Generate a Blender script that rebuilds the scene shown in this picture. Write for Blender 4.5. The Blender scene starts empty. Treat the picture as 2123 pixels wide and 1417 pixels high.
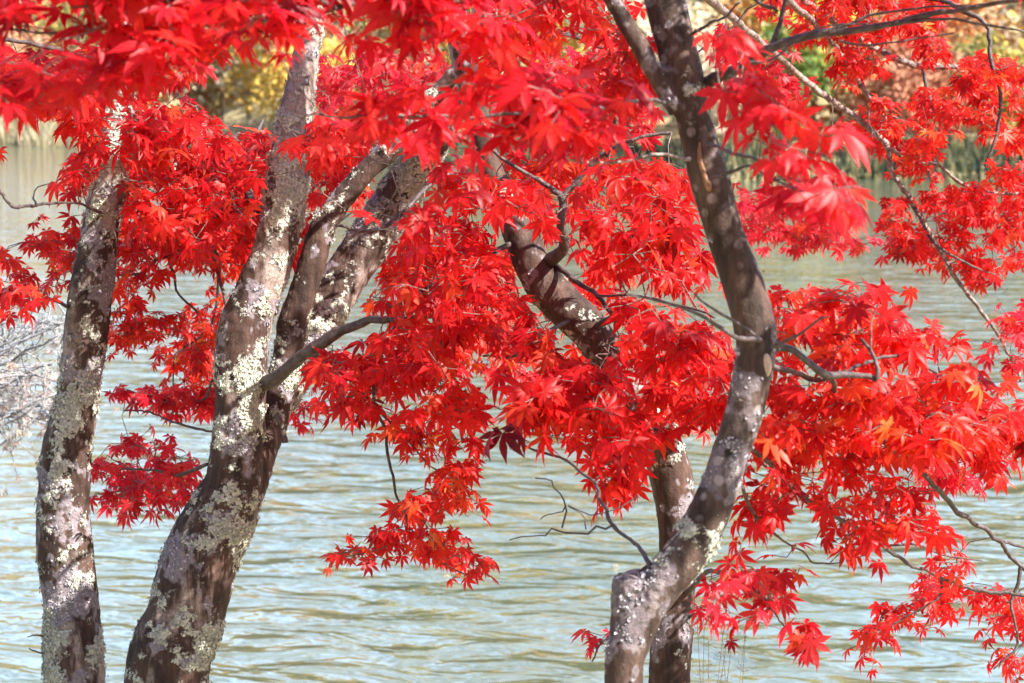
import bpy, math, random
import numpy as np
from mathutils import Vector, noise as mnoise

random.seed(7)
rng = np.random.default_rng(7)
sc = bpy.context.scene
col = sc.collection

# ------------------------------------------------------------------ camera, sky, sun, exposure
FPX = 4128.0                      # focal length in photo pixels (70 mm on 36 mm, 2123 px wide)
CX, CY = 1061.5, 708.5
CAMZ = 3.0                        # eye above the lake surface
PITCH = math.atan((CY - 160.0) / FPX)
cam_d = bpy.data.cameras.new("camera")
cam = bpy.data.objects.new("camera", cam_d)
col.objects.link(cam)
cam.location = (0, 0, CAMZ)
cam.rotation_euler = (math.pi / 2 - PITCH, 0, 0)
cam_d.sensor_width = 36
cam_d.lens = 70
cam_d.clip_start = 0.05
cam_d.clip_end = 2000
cam_d.dof.use_dof = True
cam_d.dof.focus_distance = 4.75
cam_d.dof.aperture_fstop = 6.5
sc.camera = cam

SUN_EL = math.radians(43)
SUN_AZ = math.radians(118)        # clockwise from +Y: to the right and a little behind the viewer
world = bpy.data.worlds.new("World")
sc.world = world
world.use_nodes = True
wn = world.node_tree
bg = wn.nodes["Background"]
sky = wn.nodes.new("ShaderNodeTexSky")
sky.sky_type = 'NISHITA'
sky.sun_disc = False
sky.sun_elevation = SUN_EL
sky.sun_rotation = SUN_AZ
sky.air_density = 1.0
sky.dust_density = 0.4
# unseen bright cloud added low over the far shore to brighten the lake's reflection
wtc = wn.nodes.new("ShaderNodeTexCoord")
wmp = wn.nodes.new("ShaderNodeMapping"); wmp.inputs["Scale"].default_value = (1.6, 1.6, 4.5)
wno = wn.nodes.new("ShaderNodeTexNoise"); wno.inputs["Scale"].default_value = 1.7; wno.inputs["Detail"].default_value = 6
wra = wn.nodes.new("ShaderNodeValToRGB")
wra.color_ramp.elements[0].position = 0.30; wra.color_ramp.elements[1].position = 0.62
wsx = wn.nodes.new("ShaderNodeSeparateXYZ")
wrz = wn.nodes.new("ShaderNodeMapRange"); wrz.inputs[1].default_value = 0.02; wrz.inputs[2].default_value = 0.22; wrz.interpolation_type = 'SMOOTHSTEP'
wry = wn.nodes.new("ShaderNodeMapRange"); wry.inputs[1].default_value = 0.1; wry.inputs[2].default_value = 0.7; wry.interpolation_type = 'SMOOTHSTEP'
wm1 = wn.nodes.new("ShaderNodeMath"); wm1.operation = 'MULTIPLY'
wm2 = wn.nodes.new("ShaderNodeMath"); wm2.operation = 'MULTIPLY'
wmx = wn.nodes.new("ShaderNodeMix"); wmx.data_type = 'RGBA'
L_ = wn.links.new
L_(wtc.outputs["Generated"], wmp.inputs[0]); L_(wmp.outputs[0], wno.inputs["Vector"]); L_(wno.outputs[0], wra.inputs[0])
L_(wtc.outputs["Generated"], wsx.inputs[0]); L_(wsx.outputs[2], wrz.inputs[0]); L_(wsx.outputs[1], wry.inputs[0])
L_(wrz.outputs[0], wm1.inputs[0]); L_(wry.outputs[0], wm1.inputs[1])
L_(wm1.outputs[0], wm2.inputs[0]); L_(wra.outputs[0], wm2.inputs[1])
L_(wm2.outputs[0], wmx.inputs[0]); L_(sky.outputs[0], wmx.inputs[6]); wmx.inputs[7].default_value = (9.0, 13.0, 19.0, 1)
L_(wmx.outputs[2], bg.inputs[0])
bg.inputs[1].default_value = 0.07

sun_d = bpy.data.lights.new("sun", 'SUN')
sun_d.energy = 5.0
sun_d.angle = math.radians(0.5)
sun_d.color = (1.0, 0.94, 0.85)
sun = bpy.data.objects.new("sun", sun_d)
col.objects.link(sun)
to_sun = Vector((math.sin(SUN_AZ) * math.cos(SUN_EL), math.cos(SUN_AZ) * math.cos(SUN_EL), math.sin(SUN_EL)))
sun.rotation_euler = to_sun.to_track_quat('Z', 'Y').to_euler()
sun.location = (8, -6, 14)

sc.view_settings.view_transform = 'Standard'
sc.view_settings.look = 'None'
sc.view_settings.exposure = 1.87
sc.view_settings.gamma = 1.0
sc.render.engine = 'CYCLES'
cy = sc.cycles
cy.max_bounces = 12
cy.diffuse_bounces = 9
cy.glossy_bounces = 3
cy.transmission_bounces = 8
cy.transparent_max_bounces = 8
cy.caustics_reflective = False
cy.caustics_refractive = False
cy.sample_clamp_indirect = 6.0
cy.use_denoising = True

# ------------------------------------------------------------------ geometry helpers
FW = np.array([0, math.cos(PITCH), -math.sin(PITCH)])
UP = np.array([0, math.sin(PITCH), math.cos(PITCH)])
RT = np.array([1.0, 0, 0])
CAM = np.array([0, 0, CAMZ])


def at(px, py, d):
    px, py, d = np.asarray(px, float), np.asarray(py, float), np.asarray(d, float)
    return CAM + d[..., None] * (FW + ((px - CX) / FPX)[..., None] * RT - ((py - CY) / FPX)[..., None] * UP)


def project(P):
    q = P - CAM
    d = q @ FW
    return CX + FPX * (q @ RT) / d, CY - FPX * (q @ UP) / d, d


def ground_z(x, y):
    x, y = np.asarray(x, float), np.asarray(y, float)
    t = np.clip((y - 1.0) / 6.6, 0, 1)
    near = 1.35 * (1 - t)
    near = np.where(y > 7.6, -np.clip((y - 7.6) * 0.35, 0, 1.6), near)
    ys = shore_y(x)
    e = y - ys
    far = np.where(e < 0, -np.clip(-e * 0.25, 0, 1.6),
                   0.55 * np.clip(e / 1.2, 0, 1) + np.clip(e - 1.2, 0, 9) * 0.09 + np.clip(e - 10, 0, 60) * 0.38)
    return np.where(y < 30, near, far)


def shore_y(x):
    t = np.clip((7.0 - np.asarray(x, float)) / 32.0, 0, 1)
    return 58.5 + 31 * t * t * (3 - 2 * t) + 0.6 * np.sin(np.asarray(x) * 0.7) + 0.3 * np.sin(np.asarray(x) * 1.9)


def catmull(P, n):
    P = np.asarray(P, float)
    if len(P) < 3:
        t = np.linspace(0, 1, n)[:, None]
        return P[0] * (1 - t) + P[-1] * t
    Q = np.vstack([2 * P[0] - P[1], P, 2 * P[-1] - P[-2]])
    t = np.linspace(0, len(P) - 1 - 1e-6, n)
    i = t.astype(int)
    u = (t - i)[:, None]
    a, b, c, d = Q[i], Q[i + 1], Q[i + 2], Q[i + 3]
    return 0.5 * (2 * b + (c - a) * u + (2 * a - 5 * b + 4 * c - d) * u ** 2 + (3 * b - a - 3 * c + d) * u ** 3)


class MB:
    """Collects geometry for ONE mesh object."""
    def __init__(self):
        self.v, self.f3, self.f4, self.n = [], [], [], 0
        self.m3, self.m4, self.c = [], [], []
        self.uv = []

    def add(self, v, f, mat=0, colr=None, uv=None):
        v = np.asarray(v, float).reshape(-1, 3)
        f = np.asarray(f, int) + self.n
        (self.f3 if f.shape[1] == 3 else self.f4).append(f)
        (self.m3 if f.shape[1] == 3 else self.m4).append(np.full(len(f), mat))
        self.v.append(v)
        k = len(v)
        c = np.ones((k, 4))
        if colr is not None:
            c[:, :3] = colr
        self.c.append(c)
        self.uv.append(np.zeros((k, 2)) if uv is None else uv)
        self.n += k

    def tube(self, P, R, sides=6, mat=0, colr=None, cap=True):
        P = np.asarray(P, float)
        R = np.asarray(R, float)
        n = len(P)
        T = np.gradient(P, axis=0)
        T /= np.linalg.norm(T, axis=1)[:, None] + 1e-12
        a = np.cross(T[0], [0.31, 0.17, 0.93])
        if np.linalg.norm(a) < 1e-3:
            a = np.cross(T[0], [1, 0, 0])
        N = np.zeros_like(P)
        for i in range(n):
            a = a - T[i] * (a @ T[i])
            a /= np.linalg.norm(a) + 1e-12
            N[i] = a
        B = np.cross(T, N)
        th = np.arange(sides) * 2 * math.pi / sides
        ring = P[:, None] + R[:, None, None] * (np.cos(th)[None, :, None] * N[:, None] + np.sin(th)[None, :, None] * B[:, None])
        i, j = np.meshgrid(np.arange(n - 1), np.arange(sides), indexing='ij')
        j2 = (j + 1) % sides
        f = np.stack([i * sides + j, i * sides + j2, (i + 1) * sides + j2, (i + 1) * sides + j], -1).reshape(-1, 4)
        self.add(ring.reshape(-1, 3), f, mat, colr)
        if cap:
            for (k, p, fl) in ((0, P[0], 1), (n - 1, P[-1], 0)):
                v = np.vstack([ring[k], p[None]])
                q = [(jj, (jj + 1) % sides, sides) if not fl else ((jj + 1) % sides, jj, sides) for jj in range(sides)]
                self.add(v, q, mat, colr)

    def build(self, name, mats, parent=None, smooth=True, attr='tint', uv=False):
        V = np.vstack(self.v)
        me = bpy.data.meshes.new(name)
        f3 = np.vstack(self.f3) if self.f3 else np.zeros((0, 3), int)
        f4 = np.vstack(self.f4) if self.f4 else np.zeros((0, 4), int)
        me.vertices.add(len(V))
        me.vertices.foreach_set("co", V.ravel())
        nl = f3.size + f4.size
        me.loops.add(nl)
        loops = np.concatenate([f3.ravel(), f4.ravel()]).astype(np.int32)
        me.loops.foreach_set("vertex_index", loops)
        me.polygons.add(len(f3) + len(f4))
        st = np.concatenate([np.arange(len(f3)) * 3, len(f3) * 3 + np.arange(len(f4)) * 4]).astype(np.int32)
        me.polygons.foreach_set("loop_start", st)
        mi = np.concatenate([np.concatenate(self.m3) if self.m3 else np.zeros(0), np.concatenate(self.m4) if self.m4 else np.zeros(0)]).astype(np.int32)
        me.polygons.foreach_set("material_index", mi)
        me.polygons.foreach_set("use_smooth", np.full(len(mi), smooth))
        me.update(calc_edges=True)
        ca = me.color_attributes.new(attr, 'FLOAT_COLOR', 'POINT')
        ca.data.foreach_set("color", np.vstack(self.c).ravel())
        if uv:
            ul = me.uv_layers.new(name="uv")
            ul.data.foreach_set("uv", np.vstack(self.uv)[loops].ravel())
        for m in (mats if isinstance(mats, (list, tuple)) else [mats]):
            me.materials.append(m)
        return link(name, me, parent)


def link(name, me, parent=None):
    o = bpy.data.objects.new(name, me)
    col.objects.link(o)
    if parent is not None:
        o.parent = parent
        o.matrix_parent_inverse = parent.matrix_basis.inverted()
    return o


def tag(o, label=None, cat=None, group=None, kind=None):
    for k, v in (('label', label), ('category', cat), ('group', group), ('kind', kind)):
        if v:
            o[k] = v
    return o


def thing(name, loc, label, cat, group=None):
    o = bpy.data.objects.new(name, None)
    o.empty_display_size = 0.1
    o.location = tuple(loc)
    col.objects.link(o)
    return tag(o, label, cat, group)


# ------------------------------------------------------------------ materials
def mat(name):
    m = bpy.data.materials.new(name)
    m.use_nodes = True
    nt = m.node_tree
    return m, nt, nt.nodes["Principled BSDF"], nt.nodes["Material Output"]


def N(nt, t, **k):
    n = nt.nodes.new(t)
    for a, b in k.items():
        setattr(n, a, b)
    return n


def noise_n(nt, vec, scale, detail=4, rough=0.55, dist=0.0):
    n = N(nt, "ShaderNodeTexNoise")
    n.inputs["Scale"].default_value = scale
    n.inputs["Detail"].default_value = detail
    n.inputs["Roughness"].default_value = rough
    n.inputs["Distortion"].default_value = dist
    if vec is not None:
        nt.links.new(vec, n.inputs["Vector"])
    return n.outputs[0]


def ramp(nt, fac, stops, interp='LINEAR'):
    r = N(nt, "ShaderNodeValToRGB")
    r.color_ramp.interpolation = interp
    el = r.color_ramp.elements
    while len(el) < len(stops):
        el.new(0.5)
    for e, (p, c) in zip(el, stops):
        e.position = p
        e.color = (c, c, c, 1) if not isinstance(c, tuple) else (*c, 1)
    nt.links.new(fac, r.inputs[0])
    return r.outputs[0]


def mix(nt, fac, a, b):
    m = N(nt, "ShaderNodeMix", data_type='RGBA')
    if isinstance(fac, (int, float)):
        m.inputs[0].default_value = fac
    else:
        nt.links.new(fac, m.inputs[0])
    for s, x in ((6, a), (7, b)):
        if isinstance(x, tuple):
            m.inputs[s].default_value = (*x, 1)
        else:
            nt.links.new(x, m.inputs[s])
    return m.outputs[2]


def math_n(nt, op, a, b=None):
    m = N(nt, "ShaderNodeMath", operation=op)
    for s, x in ((0, a), (1, b)):
        if x is None:
            continue
        if isinstance(x, (int, float)):
            m.inputs[s].default_value = x
        else:
            nt.links.new(x, m.inputs[s])
    return m.outputs[0]


def leaf_material(name, transl=0.55, rough=0.42, spec=0.45, veins=True):
    m, nt, bs, out = mat(name)
    at_ = N(nt, "ShaderNodeAttribute", attribute_name="tint")
    c = at_.outputs["Color"]
    if veins:
        uv = N(nt, "ShaderNodeUVMap", uv_map="uv")
        sx = N(nt, "ShaderNodeSeparateXYZ")
        nt.links.new(uv.outputs[0], sx.inputs[0])
        rib = ramp(nt, sx.outputs[0], [(0.0, 1.0), (0.10, 0.0)])
        hs = N(nt, "ShaderNodeHueSaturation")
        hs.inputs["Hue"].default_value = 0.515
        hs.inputs["Value"].default_value = 1.25
        nt.links.new(c, hs.inputs["Color"])
        c = mix(nt, math_n(nt, 'MULTIPLY', rib, 0.45), c, hs.outputs[0])
        tc = N(nt, "ShaderNodeTexCoord")
        sp = ramp(nt, noise_n(nt, tc.outputs["Object"], 45, 3), [(0.35, 0.72), (0.6, 1.0)])
        mm = N(nt, "ShaderNodeMix", data_type='RGBA', blend_type='MULTIPLY')
        mm.inputs[0].default_value = 0.8
        nt.links.new(c, mm.inputs[6])
        nt.links.new(sp, mm.inputs[7])
        c = mm.outputs[2]
    nt.links.new(c, bs.inputs["Base Color"])
    bs.inputs["Roughness"].default_value = rough
    bs.inputs["Specular IOR Level"].default_value = spec
    tr = N(nt, "ShaderNodeBsdfTranslucent")
    nt.links.new(c, tr.inputs[0])
    ms = N(nt, "ShaderNodeMixShader")
    ms.inputs[0].default_value = transl
    nt.links.new(bs.outputs[0], ms.inputs[1])
    nt.links.new(tr.outputs[0], ms.inputs[2])
    nt.links.new(ms.outputs[0], out.inputs[0])
    return m


def bark_material(name, brown=(0.055, 0.030, 0.023), pale=(0.36, 0.285, 0.255), lichen=(0.46, 0.455, 0.39),
                  lilac=(0.27, 0.235, 0.265), pale_at=0.575, spots=False):
    m, nt, bs, out = mat(name)
    tc = N(nt, "ShaderNodeTexCoord")
    v = tc.outputs["Object"]
    mp = N(nt, "ShaderNodeMapping")
    mp.inputs["Scale"].default_value = (1, 1, 0.35)
    nt.links.new(v, mp.inputs[0])
    vs = mp.outputs[0]
    lich = N(nt, "ShaderNodeAttribute", attribute_name="lichen")
    sep = N(nt, "ShaderNodeSeparateColor")
    nt.links.new(lich.outputs["Color"], sep.inputs[0])
    fine = noise_n(nt, v, 130, 5, 0.65)
    mid = noise_n(nt, vs, 26, 5, 0.6)
    dark = tuple(x * 0.30 for x in brown)
    c = ramp(nt, mid, [(0.3, dark), (0.5, brown), (0.75, tuple(x * 1.9 for x in brown))])
    streak = N(nt, "ShaderNodeMapping")
    streak.inputs["Scale"].default_value = (1, 1, 0.06)
    nt.links.new(v, streak.inputs[0])
    st = ramp(nt, noise_n(nt, streak.outputs[0], 120, 4, 0.6), [(0.35, 0.55), (0.65, 1.25)])
    mm = N(nt, "ShaderNodeMix", data_type='RGBA', blend_type='MULTIPLY')
    mm.inputs[0].default_value = 0.8
    nt.links.new(c, mm.inputs[6])
    nt.links.new(st, mm.inputs[7])
    c = mm.outputs[2]
    big = noise_n(nt, vs, 9, 6, 0.62, 0.5)
    pm = ramp(nt, big, [(pale_at - 0.05, 0.0), (pale_at + 0.04, 1.0)])
    pm = math_n(nt, 'MULTIPLY', pm, ramp(nt, fine, [(0.32, 0.3), (0.55, 1.0)]))
    c = mix(nt, math_n(nt, 'MULTIPLY', pm, 0.85), c, pale)
    # crusty lichens: the baked vertex mask broken up by fine noise
    la = math_n(nt, 'ADD', sep.outputs[0], math_n(nt, 'MULTIPLY', math_n(nt, 'SUBTRACT', fine, 0.5), 1.0))
    lm = ramp(nt, la, [(0.48, 0.0), (0.60, 1.0)])
    c = mix(nt, lm, c, mix(nt, ramp(nt, fine, [(0.35, 0.0), (0.6, 1.0)]), tuple(x * 0.55 for x in lichen), lichen))
    lb = math_n(nt, 'ADD', sep.outputs[1], math_n(nt, 'MULTIPLY', math_n(nt, 'SUBTRACT', mid, 0.5), 0.8))
    lm2 = ramp(nt, lb, [(0.50, 0.0), (0.60, 1.0)])
    c = mix(nt, math_n(nt, 'MULTIPLY', lm2, 0.8), c, mix(nt, ramp(nt, fine, [(0.35, 0.0), (0.6, 1.0)]), tuple(x * 0.5 for x in lilac), lilac))
    if spots:
        vo = N(nt, "ShaderNodeTexVoronoi")
        vo.inputs["Scale"].default_value = 32
        nt.links.new(v, vo.inputs["Vector"])
        sm = math_n(nt, 'MULTIPLY', ramp(nt, vo.outputs["Distance"], [(0.22, 1.0), (0.34, 0.0)]), ramp(nt, big, [(0.45, 0.0), (0.58, 1.0)]))
        c = mix(nt, math_n(nt, 'MULTIPLY', sm, 0.6), c, (0.36, 0.31, 0.31))
    nt.links.new(c, bs.inputs["Base Color"])
    bs.inputs["Roughness"].default_value = 0.8
    bs.inputs["Specular IOR Level"].default_value = 0.3
    h = math_n(nt, 'ADD', math_n(nt, 'MULTIPLY', mid, 0.7), math_n(nt, 'MULTIPLY', fine, 0.5))
    h = math_n(nt, 'ADD', h, math_n(nt, 'MULTIPLY', lm, 0.4))
    bp = N(nt, "ShaderNodeBump")
    bp.inputs["Strength"].default_value = 0.9
    bp.inputs["Distance"].default_value = 0.006
    nt.links.new(h, bp.inputs["Height"])
    nt.links.new(bp.outputs[0], bs.inputs["Normal"])
    return m


def twig_material(name, a=(0.075, 0.042, 0.034), b=(0.22, 0.17, 0.15)):
    m, nt, bs, out = mat(name)
    tc = N(nt, "ShaderNodeTexCoord")
    f = ramp(nt, noise_n(nt, tc.outputs["Object"], 60, 4, 0.65), [(0.42, 0.0), (0.7, 1.0)])
    nt.links.new(mix(nt, f, a, b), bs.inputs["Base Color"])
    bs.inputs["Roughness"].default_value = 0.6
    bp = N(nt, "ShaderNodeBump")
    bp.inputs["Distance"].default_value = 0.003
    nt.links.new(noise_n(nt, tc.outputs["Object"], 150, 4), bp.inputs["Height"])
    nt.links.new(bp.outputs[0], bs.inputs["Normal"])
    return m


def simple_noise_mat(name, stops, scale, rough=0.9, bump=0.02):
    m, nt, bs, out = mat(name)
    tc = N(nt, "ShaderNodeTexCoord")
    f = noise_n(nt, tc.outputs["Object"], scale, 6, 0.65)
    nt.links.new(ramp(nt, f, stops), bs.inputs["Base Color"])
    bs.inputs["Roughness"].default_value = rough
    bp = N(nt, "ShaderNodeBump")
    bp.inputs["Distance"].default_value = bump
    nt.links.new(f, bp.inputs["Height"])
    nt.links.new(bp.outputs[0], bs.inputs["Normal"])
    return m


M_LEAF = leaf_material("maple leaf", 0.70, 0.44)
M_FARLEAF = leaf_material("far foliage", 0.35, 0.6, 0.2, veins=False)
M_TWIG = twig_material("red brown twig")
M_BRANCH = twig_material("branch bark", (0.034, 0.021, 0.019), (0.10, 0.075, 0.072))
M_BRANCH_PALE = twig_material("pale branch bark", (0.08, 0.05, 0.042), (0.36, 0.30, 0.26))
M_BARK_L = bark_material("lichen covered bark")
M_BARK_T3 = bark_material("dark brown bark", (0.055, 0.030, 0.023), (0.13, 0.095, 0.082), pale_at=0.58)
M_BARK_T4 = bark_material("smooth mottled bark", (0.058, 0.034, 0.026), (0.135, 0.10, 0.09), lilac=(0.20, 0.165, 0.18), pale_at=0.60, spots=True)


def lichen_material():
    m, nt, bs, out = mat("leafy lichen")
    a = N(nt, "ShaderNodeAttribute", attribute_name="tint")
    nt.links.new(a.outputs["Color"], bs.inputs["Base Color"])
    bs.inputs["Roughness"].default_value = 0.9
    return m


M_LICHEN = lichen_material()


def water_material():
    m, nt, bs, out = mat("lake water")
    tc = N(nt, "ShaderNodeTexCoord")
    v = tc.outputs["Object"]

    def layer(sx, sy, rot, scale, detail, dist, rough=0.5):
        r = N(nt, "ShaderNodeMapping")
        r.inputs["Rotation"].default_value = (0, 0, math.radians(rot))
        nt.links.new(v, r.inputs[0])
        s = N(nt, "ShaderNodeMapping")
        s.inputs["Scale"].default_value = (sx, sy, 1)
        nt.links.new(r.outputs[0], s.inputs[0])
        return noise_n(nt, s.outputs[0], scale, detail, rough, dist)
    h1 = layer(0.5, 1.0, 10, 3.1, 3, 0.7, 0.45)
    h2 = layer(0.6, 1.0, 12, 0.62, 1, 0.2)
    h3 = layer(0.6, 1.0, 4, 7.0, 2, 0.4)
    h = math_n(nt, 'ADD', math_n(nt, 'MULTIPLY', math_n(nt, 'POWER', h1, 2.5), 0.105), math_n(nt, 'MULTIPLY', h2, 0.06))
    h = math_n(nt, 'ADD', h, math_n(nt, 'MULTIPLY', h3, 0.012))
    bp = N(nt, "ShaderNodeBump")
    bp.inputs["Strength"].default_value = 1.0
    bp.inputs["Distance"].default_value = 1.0
    nt.links.new(h, bp.inputs["Height"])
    nt.links.new(bp.outputs[0], bs.inputs["Normal"])
    mur = noise_n(nt, v, 0.18, 3)
    nt.links.new(ramp(nt, mur, [(0.3, (0.068, 0.088, 0.060)), (0.7, (0.096, 0.092, 0.044))]), bs.inputs["Base Color"])
    bs.inputs["Roughness"].default_value = 0.04
    bs.inputs["IOR"].default_value = 2.0
    return m


M_WATER = water_material()
M_GROUND = simple_noise_mat("bank earth and dry grass", [(0.3, (0.16, 0.12, 0.06)), (0.5, (0.32, 0.26, 0.13)), (0.7, (0.44, 0.35, 0.20))], 1.3, 0.95, 0.2)

# ------------------------------------------------------------------ the setting: terrain and water
xs = np.concatenate([np.linspace(-400, -60, 18), np.linspace(-55, 50, 160), np.linspace(60, 400, 18)])
ysr = np.concatenate([np.linspace(-60, 0, 10), np.linspace(0.5, 14, 40), np.linspace(16, 54, 12), np.linspace(55, 110, 120), np.linspace(113, 400, 40)])
X, Y = np.meshgrid(xs, ysr, indexing='ij')
Z = ground_z(X, Y)
Z = Z + np.where((Y < 8) | (Z > 0.4), 0.05 * np.sin(X * 2.1 + Y) * np.sin(Y * 1.7), 0) + np.where(Z > 2, 0.5 * np.sin(X * 0.35) * np.sin(Y * 0.23), 0)
Z = np.where(Y > 160, np.minimum(Z, 24 + 4 * np.sin(X * 0.03)), Z)
b = MB()
nx, ny = X.shape
i, j = np.meshgrid(np.arange(nx - 1), np.arange(ny - 1), indexing='ij')
b.add(np.stack([X, Y, Z], -1), np.stack([i * ny + j, (i + 1) * ny + j, (i + 1) * ny + j + 1, i * ny + j + 1], -1).reshape(-1, 4))
tag(b.build('terrain', M_GROUND), kind='structure')

b = MB()
b.add([(-300, 5, 0), (300, 5, 0), (300, 130, 0), (-300, 130, 0)], [(0, 1, 2, 3)])
tag(b.build('lake_water', M_WATER, smooth=False), kind='structure')


# ------------------------------------------------------------------ maple leaves
def leaf_variants(nv):
    out = []
    faces, uvs = None, None
    for k in range(nv):
        r = random.Random(k * 13 + 5)
        droop = r.uniform(0.10, 0.55)
        fold = r.uniform(0.10, 0.45)
        angs = [-118, -78, -39, 0, 39, 78, 118]
        lens = [0.42, 0.76, 0.95, 1.0, 0.95, 0.76, 0.42]
        V, Fq, Ft, UVv = [], [], [], []
        V.append((0, 0, 0)); UVv.append((0, 0))
        half = math.radians(19.5)
        for a, L in zip(angs, lens):
            a = math.radians(a + r.uniform(-6, 6))
            L *= r.uniform(0.86, 1.1)
            tw = r.uniform(-0.35, 0.35)
            dr = droop * r.uniform(0.6, 1.5)
            bend = r.uniform(-0.14, 0.14)
            w = r.uniform(0.110, 0.150) * (0.6 + 0.4 * L)
            st = [(0.27 * (0.55 + .45 * L), 0.27 * math.tan(half) * (0.55 + .45 * L)), (0.50 * L, w), (0.66 * L, w * 0.78), (0.84 * L, w * 0.30), (1.0 * L, 0.0)]
            base = len(V)
            for si, (rr, hw) in enumerate(st):
                th = a + bend * rr
                d = (math.sin(th), math.cos(th))
                n_ = (math.cos(th), -math.sin(th))
                z0 = -dr * rr * rr
                if hw == 0:
                    V.append((d[0] * rr, d[1] * rr, z0)); UVv.append((0, rr))
                else:
                    for s in (-1, 0, 1):
                        zz = z0 + abs(s) * fold * hw + s * tw * hw * rr * 2
                        V.append((d[0] * rr + n_[0] * hw * s, d[1] * rr + n_[1] * hw * s, zz)); UVv.append((abs(s), rr))
            Ft += [(0, base + 1, base), (0, base + 2, base + 1)]
            for si in range(3):
                p, q = base + si * 3, base + si * 3 + 3
                for e in (0, 1):
                    Ft += [(p + e, p + e + 1, q + e + 1), (p + e, q + e + 1, q + e)]
            p = base + 9
            t = base + 12
            Ft += [(p, p + 1, t), (p + 1, p + 2, t)]
        out.append(V)
        faces, uvs = Ft, UVv
    return np.array(out), np.array(faces), np.array(uvs)


LV, LF, LUV = leaf_variants(24)
TONES = {
    'red':   [((0.74, 0.016, 0.020), 6), ((0.80, 0.030, 0.022), 2.6), ((0.56, 0.010, 0.020), 1.8), ((0.32, 0.008, 0.014), 0.35), ((0.82, 0.075, 0.03), 0.8)],
    'near':  [((0.72, 0.015, 0.030), 6), ((0.80, 0.028, 0.026), 3), ((0.54, 0.010, 0.032), 1.8), ((0.30, 0.006, 0.022), 0.4)],
    'flame': [((0.80, 0.034, 0.020), 5), ((0.74, 0.018, 0.020), 4), ((0.84, 0.085, 0.025), 1.3), ((0.88, 0.26, 0.07), 0.18), ((0.5, 0.01, 0.02), 0.8)],
    'pink':  [((0.76, 0.022, 0.048), 5), ((0.82, 0.05, 0.06), 3), ((0.80, 0.07, 0.035), 0.8), ((0.5, .01, .022), 0.9)],
    'deep':  [((0.20, 0.004, 0.012), 1)],
}


def pick_tones(tone, n):
    t = TONES[tone]
    w = np.array([x[1] for x in t]); w = w / w.sum()
    c = np.array([x[0] for x in t])[rng.choice(len(t), n, p=w)]
    return c * rng.uniform(0.85, 1.12, (n, 1))


def add_leaves(mb, base, azim, elev, roll, R, colr, mat_i):
    """Leaves as real lobed blades: base points, heading, tilt below the horizon, roll about the midrib."""
    n = len(base)
    ce, se = np.cos(elev), np.sin(elev)
    ax = np.stack([np.cos(azim) * ce, np.sin(azim) * ce, se], -1)
    side = np.stack([-np.sin(azim), np.cos(azim), np.zeros(n)], -1)
    nrm = np.cross(-side, ax)
    nrm = np.where(nrm[:, 2:3] < 0, -nrm, nrm)
    side = np.cross(ax, nrm)
    cr, sr = np.cos(roll)[:, None], np.sin(roll)[:, None]
    nrm, side = nrm * cr + side * sr, side * cr - nrm * sr
    M = np.stack([side, ax, nrm], -1)
    v = LV[rng.integers(0, len(LV), n)] * R[:, None, None]
    P = np.einsum('nij,nkj->nki', M, v) + base[:, None]
    k = LV.shape[1]
    f = (LF[None] + (np.arange(n) * k)[:, None, None]).reshape(-1, 3)
    c = np.repeat(colr, k, axis=0)
    uv = np.tile(LUV, (n, 1))
    mb.add(P.reshape(-1, 3), f, mat_i, np.clip(c, 0, 0.93), uv)


def add_petioles(mb, A, B, colr, mat_i, r=0.0011):
    n = len(A)
    D = B - A
    D /= np.linalg.norm(D, axis=1)[:, None] + 1e-9
    s = np.cross(D, [0.2, 0.3, 0.93]); s /= np.linalg.norm(s, axis=1)[:, None] + 1e-9
    t = np.cross(D, s)
    vs = []
    for P in (A, B):
        for k in range(3):
            th = k * 2.0944
            vs.append(P + r * (math.cos(th) * s + math.sin(th) * t))
    V = np.stack(vs, 1).reshape(-1, 3)
    q = np.array([(0, 1, 4, 3), (1, 2, 5, 4), (2, 0, 3, 5)])
    f = (q[None] + (np.arange(n) * 6)[:, None, None]).reshape(-1, 4)
    mb.add(V, f, mat_i, np.repeat(colr, 6, axis=0))


def inside(poly, x, y):
    poly = np.asarray(poly, float)
    r = np.zeros(len(x), bool)
    for (x1, y1), (x2, y2) in zip(poly, np.roll(poly, -1, 0)):
        c = (y1 > y) != (y2 > y)
        with np.errstate(divide='ignore', invalid='ignore'):
            xi = (x2 - x1) * (y - y1) / (y2 - y1) + x1
        r ^= c & (x < xi)
    return r


def poly_area(p):
    p = np.asarray(p, float)
    x, y = p[:, 0], p[:, 1]
    return abs(np.dot(x, np.roll(y, -1)) - np.dot(y, np.roll(x, -1))) / 2


def sample_poly(poly, n):
    p = np.asarray(poly, float)
    lo, hi = p.min(0), p.max(0)
    out = np.zeros((0, 2))
    while len(out) < n:
        q = rng.uniform(lo, hi, (n * 4 + 20, 2))
        out = np.vstack([out, q[inside(poly, q[:, 0], q[:, 1])]])
    return out[:n]


BARE = []
DENSE = 2.8                       # leaves per patch of crown


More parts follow.
